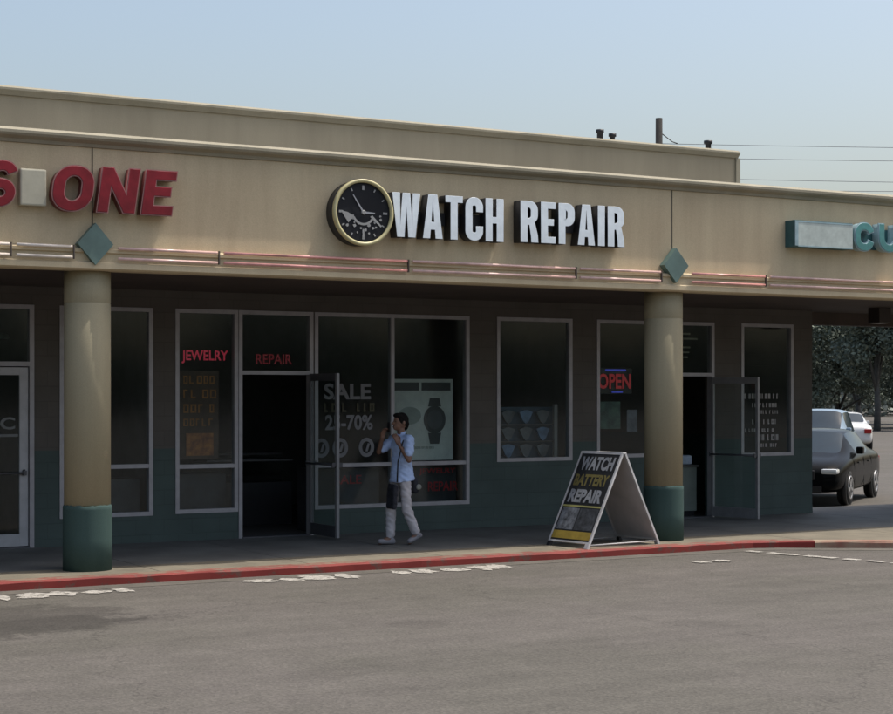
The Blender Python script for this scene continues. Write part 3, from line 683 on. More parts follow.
# teal sign at right
ts = empty('teal_sign', (0, 0, 0), label='teal cabinet sign with faded blank panel and letters CU, right end of the fascia', cat='sign')
mb = MB(); mb.box(15.99, 17.07, YF - .20, YF - .001, 4.17, 4.545, .006); mb.build('cabinet', M_TEALD, ts)
mb = MB(); mb.box(15.995, 16.05, YF - .214, YF - .201, 4.185, 4.535); mb.box(16.05, 17.07, YF - .212, YF - .201, 4.515, 4.535); mb.box(16.05, 17.07, YF - .212, YF - .201, 4.172, 4.188); mb.build('cabinet_trim', M_TEALS, ts)
mb = MB(); mb.box(16.052, 17.068, YF - .208, YF - .2015, 4.189, 4.514); mb.build('blank_face', M_LENS, ts)
mt = [mat('teal_face', (.07, .24, .23), .4, .15, 4), M_TEALS]
mb = MB(); mb.box(17.08, 19.6, YF - .06, YF - .001, 4.2, 4.5); mb.build('raceway', M_TEALD, ts)
for c, x0, x1 in (('C', 17.12, 17.48), ('U', 17.58, 17.98)):
    letter_obj(c, x0, YF - .06, 4.165, x1 - x0, .40, .10, .15, mt, ts)
    lps = [[(px * .4, pz * .4) for px, pz in lp] for lp in glyph(c, (x1 - x0) / .4, .25)]
    cu = bpy.data.curves.new('t', 'CURVE'); cu.dimensions = '2D'; cu.fill_mode = 'BOTH'; cu.extrude = .006; cu.offset = .012
    for lp in lps:
        s_ = cu.splines.new('POLY'); s_.points.add(len(lp) - 1); s_.use_cyclic_u = True
        for i, (x, y) in enumerate(lp): s_.points[i].co = (x, y, 0, 1)
    o = bpy.data.objects.new('t', cu); COL.objects.link(o); me = bake(o); me.materials.clear()
    for v in me.vertices: vx, vy, vz = v.co; v.co = (vx, -vz, vy)
    o = link('trim_cap', me, M_TEALS, ts); o.location = (x0, YF - .19, 4.165)

# neon tubes along the fascia moulding
tubes_m = [mat('tube_pale', (.74, .66, .58), .25, .15, 3, coat=.5), mat('tube_pink', (.76, .50, .44), .25, .2, 2.2, coat=.5), mat('tube_red', (.74, .34, .30), .25, .25, 2.2, coat=.5)]
segs = [(-2.4, .0, 0, 'beyond the left edge'), (.05, 2.5, 0, 'left of the S'), (2.55, 5.0, 0, 'under the red S'), (5.02, 5.70, 0, 'under the cream panel'), (6.17, 7.42, 1, 'right of the left diamond tile'),
        (7.44, 9.91, 2, 'left of and under the clock'), (9.93, 12.39, 1, 'under the letters WATCH REP'), (12.41, 13.77, 1, 'left of the right diamond tile'), (14.24, 15.57, 2, 'right of the right diamond tile'), (15.60, 18.05, 1, 'under the teal sign'), (18.08, 20.5, 0, 'beyond the teal sign')]
for a, b_, k, where in segs:
    o = empty('neon_tube_pair', (a, 18.45, 3.6), label='pair of unlit %s glass tubes on the fascia moulding, %s' % (('pale', 'pink', 'red')[k], where), cat='neon tube', group='unlit neon tubes along the fascia')
    for z in (.02, .135):
        mb = MB(); mb.tube([(.03, 0, z), (b_ - a - .03, 0, z)], .017, 10); mb.build('tube', tubes_m[k], o)
    for x in (b_ - a - .01,):
        mb = MB(); mb.box(x - .006, x + .006, -.016, .02, 0, .155); mb.build('bracket', mat('bracket_brown', (.10, .08, .065), .7), o)

# ================================================================== WINDOW CONTENTS
YI = YW + .13
M_NEON = mat('neon_red', (.45, .03, .06), .4, emis=(1, .05, .12), estr=.12)
M_NEOND = mat('neon_dim', (.20, .02, .03), .5, emis=(1, .04, .08), estr=.035)
M_REDT = mat('red_vinyl', (.42, .02, .02), .6, emis=(1, .02, .02), estr=.03)
M_WT = mat('white_vinyl', (.55, .55, .55), .6)
def neon_word(txt, x0, x1, z0, z1, m, lab, bold=.01, y=YI):
    o = empty('neon_sign', (0, 0, 0), label=lab, cat='neon sign')
    text_fit(txt, x0, x1, z0, z1, y, m, o, 'lettering', bold)
    return o
neon_word('JEWELRY', 8.30, 8.98, 2.52, 2.70, M_NEON, 'red lit JEWELRY lettering high in the window left of the open doorway', .02)
neon_word('REPAIR', 9.40, 9.95, 2.52, 2.66, M_NEOND, 'dim red REPAIR lettering behind the glass above the open doorway', .012)
os_ = empty('open_sign', (15.5, YI, 2.3), label='red lit OPEN sign with blue bars behind the glass just left of the right column', cat='neon sign')
text_fit('OPEN', -.30, .32, -.12, .12, 0, mat('neon_open', (.5, .05, .05), .5, emis=(1, .06, .08), estr=.07), os_, 'lettering', .022)
mb = MB(); mb.tube([(-.16, 0, .175), (.22, 0, .175)], .016); mb.tube([(-.04, 0, -.17), (.16, 0, -.17)], .013); mb.build('blue_bar', mat('neon_blue', (.1, .1, .5), .5, emis=(.12, .16, 1), estr=.15), os_)
mb = MB(); mb.box(-.34, .36, .02, .05, -.20, .21, .01); mb.build('backing', M_BLACK, os_)
r = random.Random(3)
# brown hanging poster in the left window
po = empty('hanging_poster', (8.55, YI + .02, 1.2), label='dim brown hanging poster with rows of orange print in the window left of the doorway', cat='poster')
mb = MB(); mb.box(-.28, .30, 0, .01, 0, 1.22); mb.build('sheet', mat('brown_sheet', (.075, .045, .03), .7, .3, 5), po)
for z, h in ((1.04, .11), (.84, .12), (.64, .12), (.46, .10)): mb = MB(); scribble(mb, -.22, .24, z, z + h, -.004, r); mb.build('print_row', mat('orange_print', (.38, .16, .04), .7, .3, 6), po)
mb = MB(); mb.box(-.18, .22, -.006, -.001, .05, .36); mb.build('picture', mat('orange_picture', (.34, .14, .04), .7, .5, 9, hue=(.10, .02, .02)), po)
# SALE lettering on the glass of the double window
sl = empty('sale_lettering', (0, 0, 0), label='white SALE 25-70% lettering with a watch ring drawing on the glass beside the open door', cat='window lettering')
yl = YW + .030
M_SLT = mat('white_glass_paint', (.19, .19, .20), .7)
text_fit('SALE', 10.40, 11.15, 2.02, 2.25, yl, M_SLT, sl, 'lettering', .03)
text_fit('25-70%', 10.42, 11.18, 1.58, 1.80, yl, M_SLT, sl, 'lettering', .03)
mb = MB(); scribble(mb, 10.40, 11.2, 1.84, 1.97, yl, r, th=.22); mb.build('olive_print', mat('olive_print', (.06, .055, .03), .7), sl)
n = 24
for cx in (10.66, 11.08, 10.36):
    mb = MB()
    oo = [(cx + .125 * math.cos(2 * math.pi * i / n), 1.33 + .14 * math.sin(2 * math.pi * i / n)) for i in range(n)]; ii = [(cx + .07 * math.cos(2 * math.pi * i / n), 1.33 + .085 * math.sin(2 * math.pi * i / n)) for i in range(n)]
    va = [mb.bm.verts.new((x, yl, z)) for x, z in oo]; vb = [mb.bm.verts.new((x, yl, z)) for x, z in ii]
    for i in range(n): mb.face([va[i], va[(i + 1) % n], vb[(i + 1) % n], vb[i]])
    rd = mb.build('ring_drawing', M_SLT, sl)
    mb = MB(); vs = [mb.bm.verts.new((cx + x, yl, 1.33 + z)) for x, z in ((-.02, -.06), (.02, -.06), (.055, .05), (.02, .065))]; mb.face(vs)
    mb.build('watch_hand', M_SLT, rd)
# watch poster
wp = empty('watch_poster', (12.06, YI, 1.12), label='large pale poster of a wristwatch in the window behind the walking person', cat='poster')
mb = MB(); mb.box(-.53, .51, 0, .012, 0, 1.2); mb.build('sheet', mat('pale_green_sheet', (.52, .55, .52), .7, .15, 2), wp)
mb = MB(); mb.box(-.51, -.06, -.004, -.001, 1.03, 1.15); mb.box(-.02, .47, -.004, -.001, 1.03, 1.15); mb.build('banner', mat('dark_banner', (.05, .055, .06), .7), wp)
mb = MB(); n = 28; cx, cz = .20, .60
mb.prism_y([(cx + .185 * math.cos(2 * math.pi * i / n), cz + .205 * math.sin(2 * math.pi * i / n)) for i in range(n)], -.007, -.001)
mb.prism_y([(cx - .11, cz - .195), (cx - .075, cz - .36), (cx + .075, cz - .36), (cx + .11, cz - .195)], -.0065, -.0012)
mb.prism_y([(cx - .11, cz + .195), (cx - .08, cz + .32), (cx + .08, cz + .32), (cx + .11, cz + .195)], -.0065, -.0012)
mb.build('watch_picture', mat('watch_grey', (.05, .055, .06), .5), wp)
mb = MB(); mb.prism_y([(cx + .13 * math.cos(2 * math.pi * i / n), cz + .145 * math.sin(2 * math.pi * i / n)) for i in range(n)], -.009, -.0072)
mb.build('watch_dial', mat('dial_grey', (.075, .08, .09), .4), wp)
mb = MB(); mb.prism_y([(-.22 + .19 * math.cos(2 * math.pi * i / n), .66 + .13 * math.sin(2 * math.pi * i / n)) for i in range(n)], -.005, -.001)
scribble(mb, -.25, .2, .17, .205, -.004, r); mb.build('faint_print', mat('faint_print', (.28, .33, .31), .7), wp)
# red lettering in the low panes
for txt, x0, x1, z0, z1, lab in (('SALE', 10.62, 11.05, .80, .93, 'red lettering low behind the glass left of the walking person'),
                                ('JEWELRY', 12.0, 12.62, .90, 1.0, 'upper row of red lettering low in the window below the watch poster'),
                                ('REPAIR', 12.15, 12.66, .66, .80, 'lower row of red lettering low in the window below the watch poster')):
    o = empty('red_lettering', (0, 0, 0), label=lab, cat='window lettering'); text_fit(txt, x0, x1, z0, z1, YI, mat('red_vinyl_dim', (.30, .01, .015), .6), o, 'lettering', .012)
# low display boxes behind the lower panes
for i, (x0, x1, z1) in enumerate(((10.35, 11.4, 1.02), (11.6, 12.7, 1.02), (8.25, 9.0, 1.0), (6.65, 7.75, .95))):
    mb = MB(); mb.box(x0, x1, YI + .12, YI + .7, .106, z1, .01)
    tag(mb.build('display_box', mat('box_dark', (.035, .036, .04), .6, .3, 3)), ('dark display box low behind the left panes of the double window', 'dark display box under the watch poster', 'dark display box low in the window left of the doorway', 'dark display box low in the window behind the left column')[i], 'display box')
# door lettering at the far left
o = empty('door_lettering', (0, 0, 0), label='pale letters IC on the glass door at the left edge', cat='window lettering')
text_fit('IC', 5.72, 5.98, 1.64, 1.80, YW + .02, mat('pale_vinyl', (.17, .18, .18), .6), o, 'lettering', .025)
mb = MB(); mb.box(5.62, 6.02, YW + .018, YW + .022, 1.545, 1.58); mb.build('underline', mat('pale_vinyl', (.3, .31, .31)), o)
# hanging lamp seen through the left transom
mb = MB(); mb.lathe([(.30, 0), (.28, .05), (.08, .10), (.02, .12)], (5.95, 23.2, 2.86), 32); mb.tube([(5.95, 23.2, 2.97), (5.95, 23.2, 3.5)], .01)
tag(mb.build('pendant_lamp', mat('pale_green_glass', (.35, .42, .38), .4)), 'pale round lamp hanging behind the transom of the left door', 'lamp')
# necklace rack in the single window
nr = empty('necklace_rack', (13.94, YI + .08, 1.08), label='rack of small grey necklace busts between two pale posts in the single window', cat='display rack')
mb = MB(); mb.box(-.56, .58, .14, .16, 0, .82); mb.build('back_panel', mat('rack_blue', (.03, .07, .11), .7), nr)
for x in (-.52, .50): mb = MB(); mb.box(x - .03, x + .03, -.03, .02, 0, .86); mb.build('post', mat('post_grey', (.24, .24, .23), .5), nr)
for k, z in enumerate((.02, .28, .54)):
    mb = MB(); mb.box(-.48, .46, -.02, .13, z, z + .015); mb.build('shelf', mat('shelf_dark', (.05, .055, .06), .5), nr)
    for j, x in enumerate((-.32, 0, .31)):
        mb = MB(); mb.prism_y([(x - .12, z + .20), (x - .03, z + .23), (x + .03, z + .23), (x + .12, z + .20), (x + .05, z + .06), (x, z + .018), (x - .05, z + .06)], .04, .085)
        mb.build('bust', mat('bust_grey', (.11, .125, .14), .6, .25, 6) if (k + j) % 3 else mat('bust_blue', (.12, .21, .34), .6, .25, 6), nr)
# plant-like poster below OPEN sign
mb = MB(); mb.box(15.14, 15.62, YI, YI + .01, 1.55, 1.98)
tag(mb.build('green_poster', mat('green_poster', (.07, .13, .10), .7, .5, 7, hue=(.03, .05, .05))), 'dull green poster in the window below the OPEN sign', 'poster')
mb = MB(); mb.box(15.75, 15.95, YI, YI + .01, 1.5, 1.85)
tag(mb.build('grey_notice', mat('grey_notice', (.15, .16, .19), .7, .3, 7)), 'small grey notice in the window beside the green poster', 'poster')
# transom stickers of the right doorway
o = empty('transom_blind', (0, 0, 0), label='half open slatted blind behind the transom of the right doorway', cat='blind')
for z, x1 in ((3.06, 17.0), (2.98, 17.15), (2.84, 17.0), (2.76, 16.98), (2.68, 16.95), (2.52, 16.8)):
    mb = MB(); mb.box(16.46, x1, YI, YI + .02, z, z + .028); mb.build('slat', mat('slat_olive', (.20, .20, .15), .6), o)
# hours lettering in the right window
o = empty('hours_lettering', (0, 0, 0), label='rows of small pale lettering on the right window behind the open door edge', cat='window lettering')
for z, x0, x1, h in ((2.02, 18.02, 18.78, .085), (1.88, 18.2, 18.72, .07), (1.77, 18.25, 18.76, .06), (1.60, 18.2, 18.78, .08), (1.47, 18.05, 18.70, .06), (1.33, 18.32, 18.80, .10), (1.22, 18.32, 18.78, .06)): mb = MB(); scribble(mb, x0, x1, z, z + h, YW + .031, r, th=.28); mb.build('print_row', mat('pale_print', (.30, .29, .28), .7), o)
# counter and box seen in the right doorway
ct = empty('counter', (17.0, 22.22, .106), label='grey green counter just inside the right doorway', cat='counter')
mb = MB(); mb.box(-.4, .28, 0, .6, .08, .80, .01); mb.build('cabinet', mat('counter_green', (.19, .22, .19), .7), ct)
mb = MB(); mb.box(-.38, .26, .04, .56, 0, .08); mb.build('plinth', M_BLACK, ct)
mb = MB(); mb.box(-.43, .31, -.03, .63, .80, .835, .005); mb.build('counter_top', mat('counter_top', (.10, .10, .09), .5), ct)
q = MB(); q.box(16.62, 17.22, 22.25, 22.7, .943, 1.10, .04); q.box(16.62, 16.95, 22.28, 22.6, 1.10, 1.15, .02)
tag(q.build('paper_stack', mat('bluish_paper', (.42, .50, .60), .7, .25, 5)), 'bluish white stack of papers on the counter in the right doorway', 'papers')
# counters inside the watch shop door
for i, (x, y, z) in enumerate(((9.9, 23.9, 1.0), (10.3, 25.2, 1.05))):
    cc = empty('showcase', (x, y, .106), label=('dark glass showcase seen through the open watch shop doorway', 'second dark showcase further inside the watch shop, behind the first')[i], cat='showcase')
    mb = MB(); mb.box(-.5, .9, 0, .5, 0, z - .35, .01); mb.build('base', mat('case_black', (.03, .03, .033), .5), cc)
    mb = MB(); mb.box(-.5, .9, 0, .5, z - .345, z - .03); mb.build('glass_top', M_GLASS, cc)
    mb = MB(); mb.box(-.51, .91, -.01, .51, z - .029, z, .004); mb.build('rail', mat('case_rail', (.12, .12, .13), .4), cc)

# ================================================================== SANDWICH BOARD
sb = empty('sandwich_board', (12.93, 18.62, .1), R(9), 'white framed black sandwich board with white and gold lettering standing open at the red kerb', 'sign board')
H_, HX, WY = 1.22, .66, .39; th = .018
pan = math.atan2(HX - .03, H_); Ln = math.hypot(HX - .03, H_)
def panel(side):
    # local frame: u across (along y), v up the slope
    def pt(u, v, d):   # d outward
        sx = -1 if side == 'left' else 1
        bx = sx * (HX - (HX - .03) * v / Ln); bz = H_ * v / Ln
        nx, nz = sx * H_ / Ln, (HX - .03) / Ln
        return (bx + nx * d, u, bz + nz * d)
    return pt
def pbox(mb, pt, u0, u1, v0, v1, d0, d1):
    vs = [mb.bm.verts.new(pt(*p)) for p in ((u0, v0, d0), (u1, v0, d0), (u1, v1, d0), (u0, v1, d0), (u0, v0, d1), (u1, v0, d1), (u1, v1, d1), (u0, v1, d1))]
    for f in ((0, 1, 2, 3), (4, 5, 6, 7), (0, 1, 5, 4), (1, 2, 6, 5), (2, 3, 7, 6), (3, 0, 4, 7)): mb.face([vs[i] for i in f])
M_SBW = mat('board_white', (.50, .49, .48), .6, .15, 4)
M_SBK = mat('board_black', (.022, .023, .024), .55, .2, 5)
for side in ('left', 'right'):
    pt = panel(side)
    mb = MB(); pbox(mb, pt, -WY, WY, .09, Ln, -th, 0)
    pn = mb.build('board_panel', mat('board_back', (.42, .40, .39), .7, .12, 2), sb)
    mb = MB(); e = .024
    pbox(mb, pt, -WY - .005, -WY + e, .0, Ln + .01, -th - .004, .006); pbox(mb, pt, WY - e, WY + .005, .0, Ln + .01, -th - .004, .006)
    pbox(mb, pt, -WY + e, WY - e, Ln - .02, Ln + .01, -th - .003, .005); pbox(mb, pt, -WY + e, WY - e, .07, .095, -th - .003, .005)
    mb.build('board_frame', M_SBW, pn)
    mb = MB(); pbox(mb, pt, -WY + e + .001, WY - e - .001, .097, Ln - .021, .0005, .003); mb.build('board_face', M_SBK, pn)
    if side == 'left':
        def strip_(u0, u1, v0, v1, m, nm, d=.0045):
            mb = MB(); pbox(mb, pt, u0, u1, v0, v1, .0032, d); return mb.build(nm, m, pn)
        strip_(-WY + .03, WY - .03, .12, .23, M_GOLDP, 'gold_band')
        strip_(-.34, .0, .25, .56, mat('picture_dark', (.05, .055, .06), .6, .7, 14, hue=(.02, .02, .02)), 'watch_photo'); strip_(.02, .34, .25, .56, mat('picture_grey', (.14, .15, .16), .6, .7, 12, hue=(.03, .03, .035)), 'watch_photo')
        strip_(-.36, .36, .575, .60, mat('thin_gold', (.35, .33, .12), .6), 'gold_line')
        def row(txt, v0, v1, m, u0=-.30, u1=.30, bold=.03):
            me = text_mesh(txt, 1, .001, bold); xs = [v.co.x for v in me.vertices]; zs = [v.co.z for v in me.vertices]
            a, b2, c, d2 = min(xs), max(xs), min(zs), max(zs)
            for v in me.vertices:
                # board's left face is read from the -x side: left of the text is the far (+y) edge
                u = u1 + (u0 - u1) * (v.co.x - a) / (b2 - a); vv = v0 + (v.co.z - c) / (d2 - c) * (v1 - v0)
                v.co = pt(u, vv, .005 + v.co.y)
            link('lettering', me, m, pn)
        bwm = mat('board_lettering', (.28, .29, .30), .6, .15, 8); row('WATCH', 1.11, 1.31, bwm, -.31, .31, .045); row('BATTERY', .88, 1.05, mat('olive_gold', (.17, .14, .045), .6), -.32, .32, .04); row('REPAIR', .64, .83, bwm, -.31, .31, .045)
    for u in (-WY + .03, WY - .03):
        mb = MB(); pbox(mb, pt, u - .03, u + .03, -.0, .07, -.03, .012); mb.build('foot', M_BLACK if u > 0 else M_SBW, pn)
mb = MB(); mb.tube([(-.62, -WY + .02, .045), (.62, -WY + .02, .045)], .009); mb.build('spreader', M_SBW, sb); mb = MB(); mb.tube([(-.62, WY - .02, .045), (.62, WY - .02, .045)], .009); mb.build('spreader', M_SBW, sb)
mb = MB(); mb.box(-.032, .032, -WY - .01, WY + .01, H_ - .012, H_ + .016, .006); mb.build('hinge', M_SBW, sb)

# ================================================================== ROOF THINGS
def vent(x, y, z0, z1, r_, cap, lab):
    mb = MB(); mb.lathe([(r_, z0), (r_, z1 - .06), (r_ * cap, z1 - .05), (r_ * cap, z1)], (x, y, 0), 16)
    tag(mb.build('vent_pipe', M_BLACK), lab, 'vent pipe', 'vent pipes on the roof')
def roofpt(px, Y):
    u = (px - 446.5) / 1700; c, s = math.cos(R(29.5)), math.sin(R(29.5)); Z = Y / (c - u * s); return u * Z * c + Z * s, Z
vent(16.593, 24.0, 4.7, 6.62, .052, 1.35, 'taller of the two small black vent pipes above the REPAIR letters')
vent(16.85, 24.0, 4.7, 6.57, .045, 1.5, 'shorter of the two small black vent pipes above the REPAIR letters')
vent(18.92, 24.0, 4.7, 6.60, .052, 1.5, 'black capped vent pipe near the right end of the upper parapet')
pp_ = empty('utility_pole', (39.1, 52.6, 0), label='dark utility pole top rising above the parapet', cat='utility pole')
mb = MB(); mb.tube([(0, 0, 0), (0, 0, 12.65)], [.18, .13], 12); mb.build('pole', mat('pole_wood', (.022, .02, .018), .9, .2, 3), pp_)
mb = MB(); mb.tube([(.05, -.03, 12.1), (.45, -.25, 11.75), (.62, -.35, 11.68)], .02, 6); mb.build('drop_wire', M_BLACK, pp_)
wire_m = mat('wire_grey', (.16, .17, .19), .8)
for i, (z, ze) in enumerate(((11.68, 11.55), (11.15, 11.1), (10.38, 10.15), (9.95, 10.05))):
    pts = []
    for k in range(17):
        t = k / 16; pts.append((39.1 + 34 * t, 52.6 - 19.2 * t, z + (ze - z) * t - .35 * 4 * t * (1 - t) * .5))
    mb = MB(); mb.tube(pts, .011, 5)
    tag(mb.build('power_line', wire_m), ('topmost thin power line in the sky right of the parapet', 'second thin power line from the top, right of the parapet', 'third thin power line from the top, above the teal sign', 'lowest thin power line, close above the cornice on the right')[i], 'power line', 'power lines in the sky')
e2 = empty('utility_pole', (73.1, 33.4, 0), label='utility pole beyond the right edge carrying the power lines', cat='utility pole')
mb = MB(); mb.tube([(0, 0, 0), (0, 0, 12.3)], [.15, .10], 12); mb.build('pole', MATS['pole_wood'], e2)

# ================================================================== CARS
def car(name, lab, loc, rz, paint, st, belt=.90, wheelbase=(0.95, 3.6), wr=.33, tw=.78, group=None, cat='car', glass_from=None, W=.90, dark=False):
    """lofted body. local +x is forward. st: list of (x, z_bottom, z_shoulder, z_top, half_width, half_width_top, cabin?)"""
    o = empty(name, loc, rz, lab, cat, group)
    secs = []
    for (x, zb, zs, zt, hw, hwt) in st:
        zm = zb + (zs - zb) * .5
        half = [(hw * .86, zb), (hw * .98, zb + .10), (hw, zm), (hw * .985, zs - .06), (hw * .94, zs), (hwt + .03, zt - (zt - zs) * .12), (hwt * .86, zt - .008), (0, zt + .012)]
        full = half + [(-y, z) for y, z in half[-2::-1]]
        secs.append([(x, y, z) for y, z in full])
    bod = MB(); n = len(secs[0])
    cabin = [s[3] - s[2] > .25 for s in st]
    vb = [[bod.bm.verts.new(p) for p in s] for s in secs]
    for i in range(len(secs) - 1):
        for k in range(n - 1):
            side_glass = k in (4, n - 6) and cabin[i] and cabin[i + 1]
            screen = (cabin[i] != cabin[i + 1]) and k in (5, 6, 7, 8)
            bod.mi = 1 if side_glass or screen else 0
            bod.face([vb[i][k], vb[i + 1][k], vb[i + 1][k + 1], vb[i][k + 1]])
    bod.mi = 0
    bod.face(vb[0]); bod.face(vb[-1][::-1])
    for s_ in range(len(secs) - 1): bod.face([vb[s_][0], vb[s_][-1], vb[s_ + 1][-1], vb[s_ + 1][0]])
    bo = bod.build('body', [paint, paint]); 
    cr = bo.data.attributes.new('crease_edge', 'FLOAT', 'EDGE')
    fm = {}
    for p in bo.data.polygons:
        for ek in p.edge_keys: fm.setdefault(ek, []).append(p.material_index)
    for e in bo.data.edges:
        if len(set(fm.get(e.key, []))) > 1: cr.data[e.index].value = .55
    md = bo.modifiers.new('s', 'SUBSURF'); md.levels = 2; me = bake(bo)
    full = bmesh.new(); full.from_mesh(me); g2 = full.copy()
    bmesh.ops.delete(full, geom=[f for f in full.faces if f.material_index == 1], context='FACES'); bmesh.ops.delete(g2, geom=[f for f in g2.faces if f.material_index == 0], context='FACES')
    for bmx, nm_, mm in ((full, 'body', paint), (g2, 'window', mat('car_glass', (.018, .034, .050), .08, .05, spec=.3))):
        m3_ = bpy.data.meshes.new(nm_); bmx.to_mesh(m3_); bmx.free(); m3_.materials.clear(); link(nm_, m3_, mm, o, True)
        for p in m3_.polygons: p.material_index = 0
    L0 = st[0][0]; L1 = st[-1][0]
    for x in wheelbase:
        for sgn in (-1, 1):
            mb = MB(); mb.lathe([(wr * .66, -.10), (wr * .93, -.10), (wr, -.06), (wr, .06), (wr * .93, .10), (wr * .66, .10)], (x, sgn * (W - .10), wr), 36, 'y')
            wh = mb.build('tyre', mat('tyre_rubber', (.02, .02, .02), .85), o)
            mb = MB(); mb.lathe([(wr * .68, .088), (wr * .67, .112), (wr * .60, .112), (wr * .58, .088)], (0, 0, 0), 30, 'y')
            mb.lathe([(wr * .17, .088), (wr * .15, .114), (.01, .116)], (0, 0, 0), 20, 'y')
            for k in range(5): mb.box(wr * .1, wr * .62, -.113, -.095, -wr * .075, wr * .075, 0, Matrix.Rotation(2 * math.pi * k / 5 + .3, 4, 'Y'))
            mb.mi = 1; mb.lathe([(wr * .60, .070), (wr * .60, .0885)], (0, 0, 0), 30, 'y')
            rm = mb.build('rim', [mat('alloy', (.45, .45, .46), .35, .1, metal=.6), M_BLACK], wh); rm.location = (x, sgn * (W - .10), wr)
            if sgn > 0: rm.rotation_euler = (0, 0, math.pi)
            mb = MB(); mb.lathe([(wr * 1.14, -.04), (wr * 1.14, .055)], (x, sgn * (W - .055), wr + .01), 36, 'y'); mb.build('wheel_arch', M_BLACK, o)
    for sgn in (-1, 1):
        xf = L1
        mb = MB(); mb.box(xf - .30, xf - .02, sgn * .68 - .15, sgn * .68 + .15, .61, .71, .04); mb.build('headlight', mat('lamp_lens', (.75, .78, .8), .1, .05, coat=.8), o)
        mb = MB(); mb.box(st[len(st) // 2][0] + .55, st[len(st) // 2][0] + .72, sgn * (W + .02) - .07, sgn * (W + .02) + .07, belt + .02, belt + .16, .03); mb.build('wing_mirror', paint, o)
        mb = MB(); mb.box(L0 - .01, L0 + .10, sgn * .68 - .13, sgn * .68 + .13, .66, .82, .02); mb.build('tail_light', mat('tail_red', (.3, .01, .01), .2), o)
        for xd in ((wheelbase[0] + wheelbase[1]) / 2 - .55, (wheelbase[0] + wheelbase[1]) / 2 + .45):
            mb = MB(); mb.box(xd - .09, xd + .09, sgn * (W + .004) - .012, sgn * (W + .004) + .012, belt - .16, belt - .135, .004); mb.build('door_handle', paint, o)
        mb = MB(); 
        for xd in ((wheelbase[0] + wheelbase[1]) / 2 - .05, wheelbase[1] - .42, wheelbase[0] + .5): mb.box(xd - .006, xd + .006, sgn * W - .004, sgn * W + .004, .30, belt - .05)
        mb.build('door_gap', M_BLACK, o)
    mb = MB(); mb.box(L1 - .04, L1 + .012, -.42, .42, .50, .68, .02); mb.box(L1 - .04, L1 + .014, -.55, .55, .26, .40, .02); mb.build('grille', M_BLACK, o)
    mb = MB(); mb.box(L1 + .012, L1 + .02, -.26, .26, .42, .53); mb.build('number_plate', mat('plate_white', (.55, .55, .52), .5), o)
    return o
sedan = [(0, .34, .70, .80, .74, .60), (.12, .26, .86, .98, .85, .62), (.55, .22, .92, 1.04, .90, .62), (.95, .21, .93, 1.06, .91, .62), (1.45, .20, .94, 1.38, .91, .56), (2.1, .20, .93, 1.44, .91, .58), (2.75, .20, .92, 1.38, .91, .56), (3.45, .21, .90, .97, .91, .66), (4.0, .22, .82, .88, .89, .64), (4.4, .25, .72, .78, .83, .6), (4.56, .32, .60, .64, .70, .52)]
suvp = [(0, .38, .90, 1.0, .80, .62), (.10, .30, .98, 1.55, .88, .62), (.6, .26, 1.0, 1.64, .92, .66), (1.6, .25, 1.0, 1.68, .93, .68), (2.7, .25, 1.0, 1.64, .93, .66), (3.4, .26, 1.0, 1.08, .93, .7), (4.1, .28, .95, 1.02, .91, .68), (4.5, .32, .80, .88, .84, .6), (4.62, .38, .68, .72, .72, .55)]
def cam2w(Xc, Z): c, s = math.cos(R(29.5)), math.sin(R(29.5)); return Xc * c + Z * s, -Xc * s + Z * c
# dark sedan: nose towards the camera, near front wheel at about (7.4, 32.2) in view terms
M_CARD = mat('dark_car_paint', (.008, .009, .010), .15, .05, spec=.12); M_CARB = mat('pale_blue_car_paint', (.20, .27, .34), .4, .05, spec=.3)
for _m, _i in ((M_CARD, 1.13), (mat('car_glass', (.018, .034, .050), .08, .05, spec=.3), 1.33)): _m.node_tree.nodes['Principled BSDF'].inputs['IOR'].default_value = _i; _m.node_tree.nodes['Principled BSDF'].inputs['Specular IOR Level'].default_value = .5
M_CARW = mat('white_car_paint', (.62, .62, .6), .35, .05, coat=.5)
fx, fy = cam2w(7.55, 32.2); rz = math.atan2(-.592, -.806)
# centre the body: wheel side is the car's left (+y local); local front-left wheel at (3.6, .8)
d = Vector((math.cos(rz), math.sin(rz))); l_ = Vector((-math.sin(rz), math.cos(rz)))
org = Vector((fx, fy)) - d * 3.62 - l_ * .80
car('parked_car', 'black sedan parked just beyond the wall end, nearest of the parked vehicles', (org.x, org.y, .0), rz, M_CARD, sedan, .92, (.95, 3.62), .33)
bx, by = cam2w(11.0, 48.5); org = Vector((bx, by)) - d * 2.2 - l_ * .6
car('parked_suv', 'pale blue grey sport utility parked behind the black sedan', (org.x, org.y, 0), rz + .1, M_CARB, suvp, 1.0, (.95, 3.65), .36, cat='car', W=.92)
dv = Vector((math.sin(R(38)), math.cos(R(38)))); bx, by = cam2w((849 - 446.5) / 1700 * 62, 62)
car('parked_car', 'white car parked farthest away, nose towards the trees, beside the bare tree trunk', (bx, by, 0), math.atan2(dv.y, dv.x), M_CARW, sedan, .92, (.95, 3.62), .33)

